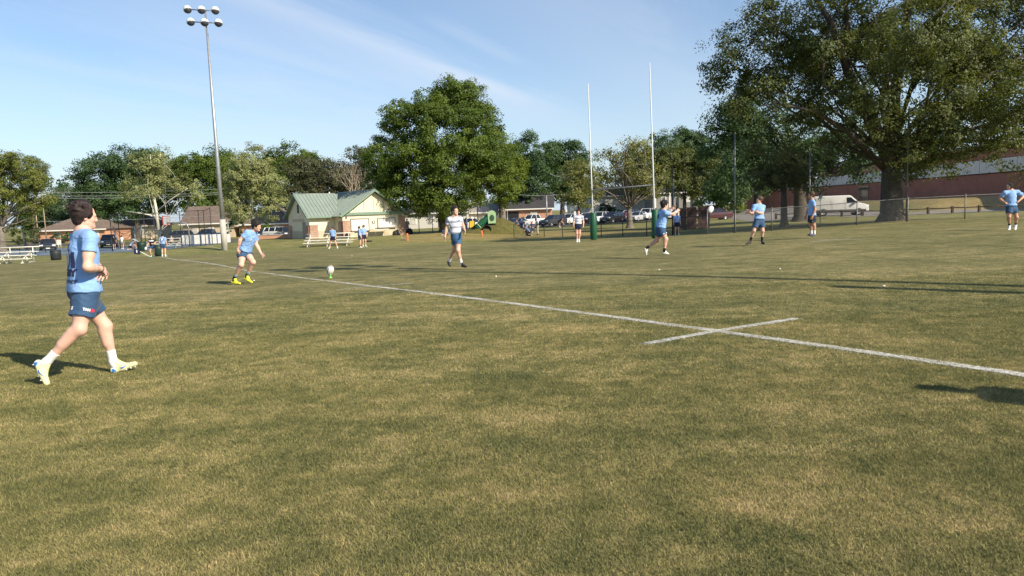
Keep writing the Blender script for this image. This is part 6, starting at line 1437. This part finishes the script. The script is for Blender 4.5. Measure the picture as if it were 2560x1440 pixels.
# white wrist tape
for sd in 'RL':
    hk = i4['J']; d_ = nrm(hk['wr'+sd]-hk['el'+sd]); mb = MB(); mb.tube([hk['wr'+sd]-d_*.05-o4, hk['wr'+sd]+d_*.01-o4], [.041, .036], 12, cap=False); mb.build('wrist_tape', WINK, w4)

# 5. the catcher with open hands
z0 = 26.4
J = pj(z0, dict(hed=(1898, 500.5, 0), nek=(1898, 510.5, .02), shR=(1885.5, 516.5, -.06), shL=(1908.3, 517, .08), elR=(1880.5, 535.5, -.16), wrR=(1873.5, 529.5, -.34), haR=(1868, 525, -.4), elL=(1906, 533.5, -.05), wrL=(1895, 531.5, -.26), haL=(1890.5, 527.5, -.33),
    pel=(1898, 549, 0), hiR=(1892, 552.5, -.03), hiL=(1904, 552.5, .03), knR=(1884.5, 577, -.12), anR=(1876, 601.5, 0), heR=(1876.5, 608.5, .05), toR=(1864, 611.5, -.16), knL=(1906.5, 577.5, -.08), anL=(1905, 601, .02), heL=(1903.5, 609.5, .06), toL=(1912.5, 610.5, -.14)))
w5, i5 = person('person waiting with open hands to catch the flying ball', J, VW(1898, -.8, -.55, .05), h=.0105, s=1.0, skin=SKIN, hair=HAIRL, hairk=1.2, shoe=SHOEBK, sock=SOCKK, sock_h=.75, short_len=.68, seed=7, curl=.25, loose=1.0, hands={'R': VW(1898, -.3, -.3, .5), 'L': VW(1898, -.6, -.2, .5)})
chest_mark(i5, '', .06, .08, .38); short_mark(i5, 'L', front=.5, t=.58)

# 6. man standing in profile with arms hanging
z0 = 28.6
J = pj(z0, dict(hed=(2028, 488.2, 0), nek=(2030, 498.5, 0), shR=(2028.5, 505.5, .17), shL=(2033, 505.5, -.17), elR=(2020, 524, .2), wrR=(2014.5, 540, .18), haR=(2013.5, 546, .16), elL=(2038, 523.5, -.22), wrL=(2031.5, 539.5, -.24), haL=(2029.5, 546, -.25),
    pel=(2029.5, 540, 0), hiR=(2028, 543, .09), hiL=(2031, 543, -.09), knR=(2026.5, 562.5, .09), anR=(2028.5, 582.5, .1), heR=(2031, 588.5, .1), toR=(2018.5, 589.5, .06), knL=(2034.5, 562.5, -.1), anL=(2036, 582.5, -.1), heL=(2038.5, 589.5, -.1), toL=(2027, 591, -.16)))
w6, i6 = person('person standing in profile with arms hanging, just left of the white van', J, VW(2028, -.97, -.15, 0), h=.0115, s=1.06, skin=SKIN2, hair=HAIRL, hairk=.6, shoe=SHOEG, sock=SOCKW, sock_h=.55, shorts=SHORTD, short_len=.66, seed=8, curl=.5)
chest_mark(i6, '', .06, .05, .36); short_mark(i6, 'L', front=.3, t=.5)

# 7. man in the black scrum cap, hands on hips
z0 = 27.2
J = pj(z0, dict(hed=(2524, 466.5, 0), nek=(2528, 475.5, .02), shR=(2511.5, 482.5, -.03), shL=(2544, 480.5, .06), elR=(2498.5, 497, .06), wrR=(2511.5, 506, -.12), haR=(2517.5, 510, -.2), elL=(2559, 491, .14), wrL=(2545, 504.5, -.06), haL=(2538.5, 509, -.15),
    pel=(2528.5, 516, 0), hiR=(2522.8, 519.5, -.02), hiL=(2534.5, 519.5, .02), knR=(2522, 543, -.1), anR=(2523.7, 564.5, -.02), heR=(2524.5, 573.5, .06), toR=(2520.5, 577.2, -.22), knL=(2541, 543.5, -.08), anL=(2539.3, 563, .02), heL=(2540, 572, .08), toL=(2536.5, 575.8, -.2)))
w7, i7 = person('person with hands on hips in black scrum cap at the right edge', J, VW(2524, -.62, -.75, -.08), h=.0110, s=1.05, skin=SKIN2, hair=None, cap=('scrum', BLACKC), shoe=SHOEW, sock=SOCKW, sock_h=.45, sock_band=SOCKK, short_len=.58, seed=9, curl=.8, hands={'R': VW(2524, .5, -.5, 0), 'L': VW(2524, -.5, -.5, 0)}, loose=1.2)
chest_mark(i7, '', .06, .08, .38); short_mark(i7, 'L', front=.4, t=.46)

# 8. grey striped player by the left goal pad
z0 = 38.6
J = pj(z0, dict(hed=(1446, 530.5, 0), nek=(1446, 537.3, .03), shR=(1437, 541.5, 0), shL=(1455, 541.5, 0), elR=(1433.6, 554.5, .03), wrR=(1434.3, 565.3, -.06), haR=(1434.8, 569.5, -.1), elL=(1458.6, 554, .03), wrL=(1458.3, 564.5, -.06), haL=(1457.8, 568.5, -.1),
    pel=(1445.5, 561, 0), hiR=(1442, 563.5, 0), hiL=(1449, 563.5, 0), knR=(1442, 584, -.04), anR=(1443, 601, 0), heR=(1443.2, 604.6, .05), toR=(1442.2, 606.8, -.2), knL=(1449, 584, -.04), anL=(1447.3, 601, 0), heL=(1447.2, 604.6, .05), toL=(1448.6, 606.6, -.2)))
w8, i8 = person('person facing the camera in grey striped jersey beside the left goal pad', J, VW(1446, .15, -.98, -.12), h=.0125, s=1.0, skin=SKIN, hair=HAIRD, hairk=1.2, shirt=STRIPE, shorts=SHORTD, sock=SOCKW, sock_h=.45, shoe=SHOEW, short_len=.48, seed=10, curl=.5, loose=.6)

# ---- smaller figures from a standing pose in their own frame (right, forward, up)
def pose(px, Y, face, Ht=1.78, **mod):
    """face: bearing in degrees, 0 = to the right of the picture, 90 = away, -90 = towards the camera"""
    k = Ht/1.78
    d = dict(hed=(0, .02, 1.655), nek=(0, -.01, 1.50), shR=(.185, 0, 1.43), shL=(-.185, 0, 1.43), elR=(.25, -.03, 1.13), wrR=(.26, .07, .89), haR=(.26, .10, .80), elL=(-.25, -.03, 1.13), wrL=(-.26, .07, .89), haL=(-.26, .10, .80),
             pel=(0, 0, .98), hiR=(.09, 0, .92), hiL=(-.09, 0, .92), knR=(.11, .02, .50), anR=(.12, -.03, .10), heR=(.12, -.08, .0), toR=(.14, .20, .0), knL=(-.11, .02, .50), anL=(-.12, -.03, .10), heL=(-.12, -.08, 0), toL=(-.14, .20, 0))
    d.update(mod); x = XD(px, Y); z = gz(x, Y); a = R(face); f = np.array([math.cos(a), math.sin(a), 0]); r = np.array([f[1], -f[0], 0])
    return {q: np.array([x, Y, z])+(r*v[0]+f*v[1])*k+np.array([0, 0, v[2]*k]) for q, v in d.items()}, f
WIDE = dict(knR=(.20, .02, .50), anR=(.33, -.03, .10), heR=(.33, -.08, 0), toR=(.38, .2, 0), knL=(-.20, .02, .5), anL=(-.33, -.03, .1), heL=(-.33, -.08, 0), toL=(-.38, .2, 0))
SIT = dict(pel=(0, 0, .50), nek=(0, .05, 1.02), hed=(0, .10, 1.17), shR=(.185, .05, .95), shL=(-.185, .05, .95), elR=(.24, .12, .68), wrR=(.16, .36, .60), haR=(.13, .45, .58), elL=(-.24, .12, .68), wrL=(-.16, .36, .60), haL=(-.13, .45, .58), hiR=(.1, .02, .48), hiL=(-.1, .02, .48), knR=(.14, .44, .50), knL=(-.14, .44, .50), anR=(.14, .42, .10), anL=(-.14, .42, .10), heR=(.14, .37, 0), heL=(-.14, .37, 0), toR=(.15, .64, 0), toL=(-.15, .64, 0))
KNEEL = dict(pel=(0, -.05, .48), nek=(0, .28, .92), hed=(0, .40, 1.03), shR=(.18, .26, .87), shL=(-.18, .26, .87), elR=(.22, .40, .60), wrR=(.14, .55, .40), haR=(.10, .62, .34), elL=(-.22, .40, .60), wrL=(-.14, .55, .40), haL=(-.1, .62, .34), hiR=(.1, 0, .46), hiL=(-.1, 0, .46), knR=(.14, .36, .48), anR=(.14, .30, .10), heR=(.14, .24, 0), toR=(.15, .5, 0), knL=(-.13, .12, .07), anL=(-.13, -.34, .08), heL=(-.13, -.44, .10), toL=(-.13, -.38, -.0))
BEND = dict(pel=(0, -.1, .92), nek=(0, .32, 1.22), hed=(0, .46, 1.30), shR=(.18, .28, 1.17), shL=(-.18, .28, 1.17), elR=(.22, .36, .90), wrR=(.16, .46, .70), haR=(.14, .5, .62), elL=(-.22, .36, .90), wrL=(-.16, .46, .7), haL=(-.14, .5, .62), hiR=(.09, -.08, .87), hiL=(-.09, -.08, .87))
FOLD = dict(elR=(.27, .02, 1.13), wrR=(.06, .24, 1.13), haR=(-.05, .22, 1.15), elL=(-.27, .02, 1.13), wrL=(-.06, .25, 1.08), haL=(.05, .24, 1.1))
def small(label, px, Y, face, Ht=1.78, mod=None, **kw):
    J, f = pose(px, Y, face, Ht, **(mod or {})); hf = kw.pop('look', None); F_ = np.array([math.cos(R(hf)), math.sin(R(hf)), -.03]) if hf is not None else f+np.array([0, 0, -.05])
    kw.setdefault('h', .0165); kw.setdefault('seed', int(px)); return person(label, J, F_, s=Ht/1.78, **kw)
small('person with legs apart in light blue shirt and dark shorts in front of the bleachers', 829, 59, -95, 1.80, WIDE, look=-150, hair=HAIRL, hairk=.7, shorts=SHORTD, sock=SOCKW, shoe=SHOEW, short_len=.58)
w9, i9 = small('person in dark peaked cap and light blue shirt, rear of the pair by the bleachers', 907, 59.3, -50, 1.84, look=190, cap=('cap', BLACKC), hair=None, shorts=SHORTD, sock=SOCKW, shoe=SHOEW, short_len=.6)
small('person in black scrum cap and light blue shirt, front of the pair by the bleachers', 896, 58.2, 20, 1.75, look=10, cap=('scrum', BLACKC), hair=None, sock=SOCKK, shoe=SHOEW, short_len=.6)
w10, i10 = small('person in black shirt and turquoise boots holding a ball near the far corner', 375, 56.4, -78, 1.70, dict(elR=(.28, -.02, 1.15), wrR=(.36, .06, .92), haR=(.40, .1, .84), elL=(-.27, .02, 1.15), wrL=(-.16, .22, 1.10), haL=(-.1, .28, 1.13), knR=(.16, .1, .5), knL=(-.14, .05, .5)), look=-60, shirt=BLACKC, hair=HAIRL, hairk=1.1, sock=SOCKW, sock_h=.3, shoe=SHOET, short_len=.5)
stick('shirt_print', text_mesh('RUGBY', .12, .01), i10['shirt'], i10['J']['pel']-i10['org']+i10['SP']*.36, -i10['SH'], i10['SP'], i10['fwdT'], WINK, i10['shirt'], lift=.006)
w11, i11 = small('person seen from behind in light blue shirt beside the far corner of the pitch', 403, 55.6, 92, 1.80, hair=HAIRB, sock=SOCKW, shoe=SHOEW, short_len=.58, look=100)
for nm, vf, ink, lf, dy in (('shirt_print', poly_mesh([(-.13, -.07), (.13, -.07), (.13, .07), (-.13, .07)]), INK, .006, .36), ('shirt_print', poly_mesh([(x*1.15, y) for x, y in ball]), WINK, .009, .36), ('shirt_print', poly_mesh([(-.12, -.012), (.12, -.012), (.12, .012), (-.12, .012)]), INK, .006, .24)):
    stick(nm, vf, i11['shirt'], i11['J']['pel']-i11['org']+i11['SP']*dy, i11['SH'], i11['SP'], -i11['fwdT'], ink, i11['shirt'], lift=lf)
small('person in light blue shirt facing the camera at the fence, partly behind the thrower', 1692, 50.0, -92, 1.62, FOLD if False else None, hair=HAIRG, hairk=.6, shorts=SHORTD, sock=SOCKW, sock_h=.2, shoe=SHOEW, short_len=.62)
small('person in grey clothes standing by the right corner of the concession building', 1016.5, 80.8, -80, 1.74, dict(elL=(-.27, .04, 1.15), wrL=(-.15, .24, 1.3), haL=(-.1, .26, 1.38)), shirt=GREYC, shorts=GREYC, trousers=True, long_sleeve=True, hair=HAIRB, shoe=SHOEW)
COURTP = 'people round the basketball court'
small('person in black standing behind the black fence, leftmost on the court', 281, 88, -70, 1.66, shirt=BLACKC, shorts=SHORTD, hair=HAIRL, shoe=SHOEW, group=COURTP, h=.02, fingers=False)
small('person in white shirt and pale shorts walking away on the court', 301, 86, 75, 1.72, shirt=WHITEC, shorts=KHAKI, hair=HAIRL, shoe=SHOEW, group=COURTP, h=.02, fingers=False)
small('person crouching in pale blue on the court beside the green bin', 321, 84, 20, 1.72, KNEEL, shirt=LBLUEG, shorts=BLACKC, hair=HAIRL, shoe=SHOEW, group=COURTP, h=.02, fingers=False)
small('person in pale shirt leaning over behind the crouching one on the court', 336, 87, 190, 1.72, BEND, shirt=LBLUEG, shorts=KHAKI, hair=HAIRL, shoe=SHOEW, group=COURTP, h=.02, fingers=False)
small('small person in white seated on the court bleachers', 426, 84.6, -90, 1.5, {k: (v[0], v[1], v[2]+.42) for k, v in SIT.items()}, shirt=WHITEC, shorts=WHITEC, hair=HAIRG, shoe=SHOEW, group=COURTP, h=.02, fingers=False)
SIDE = 'people on the far sideline'
small('person sitting low in slate clothes just behind the striding grey player', 1116, 72, 170, 1.74, {k: (v[0], v[1], max(0, v[2]-.36) if k[:2] in ('pe', 'ne', 'he', 'sh', 'el', 'wr', 'ha', 'hi') and k not in ('heR', 'heL') else v[2]) for k, v in SIT.items()}, shirt=DENIM, shorts=DNAVY, trousers=True, hair=HAIRD, shoe=SHOEW, group=SIDE, h=.02, fingers=False)
small('person in blue shirt kneeling on one knee, nearest of the sideline group', 1320, 73, 160, 1.74, KNEEL, shirt=DENIM, shorts=BLACKC, trousers=True, hair=HAIRD, shoe=SHOEW, group=SIDE, h=.02, fingers=False)
small('person in slate shirt standing with khaki trousers at the right of the sideline group', 1343, 74.5, 165, 1.76, dict(nek=(0, .12, 1.47), hed=(0, .2, 1.60), shR=(.18, .1, 1.40), shL=(-.18, .1, 1.40), elR=(.23, .2, 1.12), wrR=(.18, .34, .95), haR=(.16, .42, .9), elL=(-.23, .2, 1.12), wrL=(-.18, .34, .95), haL=(-.16, .42, .9)), shirt=DNAVY, shorts=KHAKI, trousers=True, hair=HAIRD, shoe=SHOEBK, group=SIDE, h=.02, fingers=False)
small('person in slate clothes standing alone at the left of the sideline group', 1291, 83, -90, 1.55, FOLD, shirt=DNAVY, shorts=DNAVY, trousers=True, hair=HAIRB, shoe=SHOEBK, group=SIDE, h=.02, fingers=False)
small('person in blue and white seated behind the kneeling one, left of two', 1311, 84, -80, 1.74, SIT, shirt=LBLUEG, shorts=DNAVY, trousers=True, hair=HAIRB, shoe=SHOEBK, group=SIDE, h=.02, fingers=False)
small('person in denim blue seated behind the kneeling one, right of two', 1330, 83, -110, 1.74, SIT, shirt=DENIM, shorts=DNAVY, trousers=True, hair=HAIRB, shoe=SHOEW, group=SIDE, h=.02, fingers=False)
small('person in black bending beside the dark suv', 1398, 104, 10, 1.72, BEND, shirt=BLACKC, shorts=SHORTD, hair=HAIRB, shoe=SHOEW, group=SIDE, h=.022, fingers=False)
small('person in blue standing in the playground left of the yellow panel', 1164, 81, 60, 1.62, shirt=DENIM, shorts=DNAVY, trousers=True, hair=HAIRB, shoe=SHOEBK, group=SIDE, h=.02, fingers=False)
# low chairs that the sitting sideline people use
for lab, px, Y, ang, hh in (('folding chair under the left seated sideline person', 1311, 84, -80, .42), ('folding chair under the right seated sideline person', 1330, 83, -110, .42)):
    x = XD(px, Y); t = thing('folding_chair', lab, 'chair', (x, Y, gz(x, Y)), R(ang-90), 'folding chairs')
    MB().box((0, 0, hh-.03), (.46, .44, .04)).build('seat', DNAVY, t); MB().box((0, -.23, hh+.35), (.46, .04, .4)).build('backrest', DNAVY, t)
    for sx in (-.2, .2): MB().tube([(sx, -.24, hh+.5), (sx, .2, 0)], .015, 5).build('leg', BLKM, t); MB().tube([(sx, .2, hh), (sx, -.22, 0)], .015, 5).build('leg', BLKM, t)

# ---- rugby balls and the kicking tee
def ball_mat():
    m = bpy.data.materials.new('rugby_ball_leather'); m.use_nodes = True; t = m.node_tree; b = t.nodes['Principled BSDF']; b.inputs['Roughness'].default_value = .5
    c = nn(t, 'ShaderNodeTexCoord'); s = nn(t, 'ShaderNodeSeparateXYZ'); lk(t, c.outputs['Object'], s.inputs[0]); an = mth(t, 'ARCTAN2', s.outputs[1], s.outputs[0])
    f = mth(t, 'ABSOLUTE', mth(t, 'SUBTRACT', mth(t, 'FRACT', mth(t, 'ADD', mth(t, 'DIVIDE', an, math.pi/2), .25)), .5))
    f2 = mth(t, 'ABSOLUTE', s.outputs[2])
    base = ramp(t, f, [(.0, (.12, .12, .13)), (.035, (.70, .67, .60)), (.5, (.72, .69, .62))])
    tip = ramp(t, mth(t, 'DIVIDE', f2, .142), [(.80, (0, 0, 0)), (.86, (1, 1, 1))]); lk(t, mixc(t, mth(t, 'MULTIPLY', tip, .55), base, (.10, .10, .11)), b.inputs['Base Color'])
    bn = nn(t, 'ShaderNodeBump'); bn.inputs['Strength'].default_value = .4; bn.inputs['Distance'].default_value = .003; lk(t, noise(t, c.outputs['Object'], 260, 1), bn.inputs['Height']); lk(t, bn.outputs[0], b.inputs['Normal']); return m
BALLM = ball_mat()
def rugby_ball(label, loc, axis, roll=0):
    t = thing('rugby_ball', label, 'ball', tuple(loc), 0, 'rugby balls'); t.rotation_mode = 'QUATERNION'; t.rotation_quaternion = Vector(axis).to_track_quat('Z', 'Y') @ Matrix.Rotation(roll, 4, 'Z').to_quaternion()
    pr_ = [(.097*math.cos(a)**.92 if abs(a) < 1.5707 else 0, .142*math.sin(a)) for a in np.linspace(-math.pi/2, math.pi/2, 21)]; pr_[0] = (0, -.142); pr_[-1] = (0, .142)
    b_ = MB().lathe(pr_, (0, 0, 0), 28).build('leather', BALLM, t)
    for k in range(2):
        a0 = math.pi/4+k*math.pi; mk = MB(); vs = []
        for i in range(9):
            z = -.075+.15*i/8
            for s_ in (-1, 1):
                a = a0+s_*(.10+.06*math.sin(i*2.1)); r_ = .0985*math.sqrt(max(0, 1-(z/.143)**2)); vs.append((r_*math.cos(a), r_*math.sin(a), z))
        mk.add(vs, [(2*i, 2*i+1, 2*i+3, 2*i+2) for i in range(8)], True); mk.build('ball_print', mat('ball_ink', (.08, .08, .09), .6), b_)
    return t
p = G(826.5, 695.5); tee = thing('kicking_tee', 'small bright green kicking tee standing by the painted line', 'kicking tee', tuple(p))
TEEM = mat('tee_green', (.20, .52, .13), .5, var=.06); MB().lathe([(.052, 0), (.048, .010), (.020, .028), (.017, .072), (.032, .10), (.026, .10), (.0, .088)], (0, 0, 0), 18).build('cone', TEEM, tee); 
MB().lathe([(.054, 0), (.056, .006), (.05, .012)], (0, 0, 0), 18).build('base_ring', TEEM, tee)
rugby_ball('white rugby ball standing tilted on the green kicking tee', p+np.array([0, 0, .083+.128]), (.38, -.35, .9), -.5)
rugby_ball('white rugby ball flying through the air between thrower and catcher', P(1776, 524, 23.4), (.55, .35, .75), .6)
hb = i10['J']['haR']; rugby_ball('white rugby ball held low in the hand of the person in black', hb+np.array([-.02, -.10, -.09]), (.2, .3, .95))
# a few white scraps on the turf
for k, (px, py) in enumerate(((635, 703), (1648, 676), (1950, 674), (2209, 717), (1240, 693), (620, 652), (545, 634), (880, 641))):
    q = G(px, py); mb = MB(); mb.lathe([(0, 0), (.022, .008), (.026, .02), (.012, .03), (0, .034)], (0, 0, 0), 7); s_ = mb.build('paper_scrap', WHITE, None, tuple(q)); tag(s_, 'small white scrap of litter lying on the open turf', 'litter', 'scraps of litter on the turf')

# things standing just beyond the right edge whose long shadows cross the pitch
fl2 = copy_tree(bpy.data.objects['floodlight_pole']); fl2.location = (18.6, 4.1, gz(18.6, 4.1)); fl2.rotation_euler = (0, 0, R(200))
tag(fl2, 'second tall floodlight pole beyond the right edge, its long thin shadow crossing the pitch', 'floodlight')
t = thing('shadow_post', 'stout unseen post added beyond the right edge for its short thick shadow on the pitch', 'post', (14.6, 5.9, gz(14.6, 5.9)))  # unseen post, added and placed to cast the second, thicker shadow
MB().tube([(0, 0, -.3), (0, 0, 7.6)], [.19, .15], 12).build('shaft', WOODD, t); MB().lathe([(.2, 0), (.17, .08), (0, .12)], (0, 0, 7.6), 12).build('cap', GALVD, t)
small('person standing just beyond the right edge, whose shadow falls below the white line', 3560, 4.15, 150, 1.75, h=.02, sock=SOCKW, shoe=SHOEBK, hair=HAIRD)
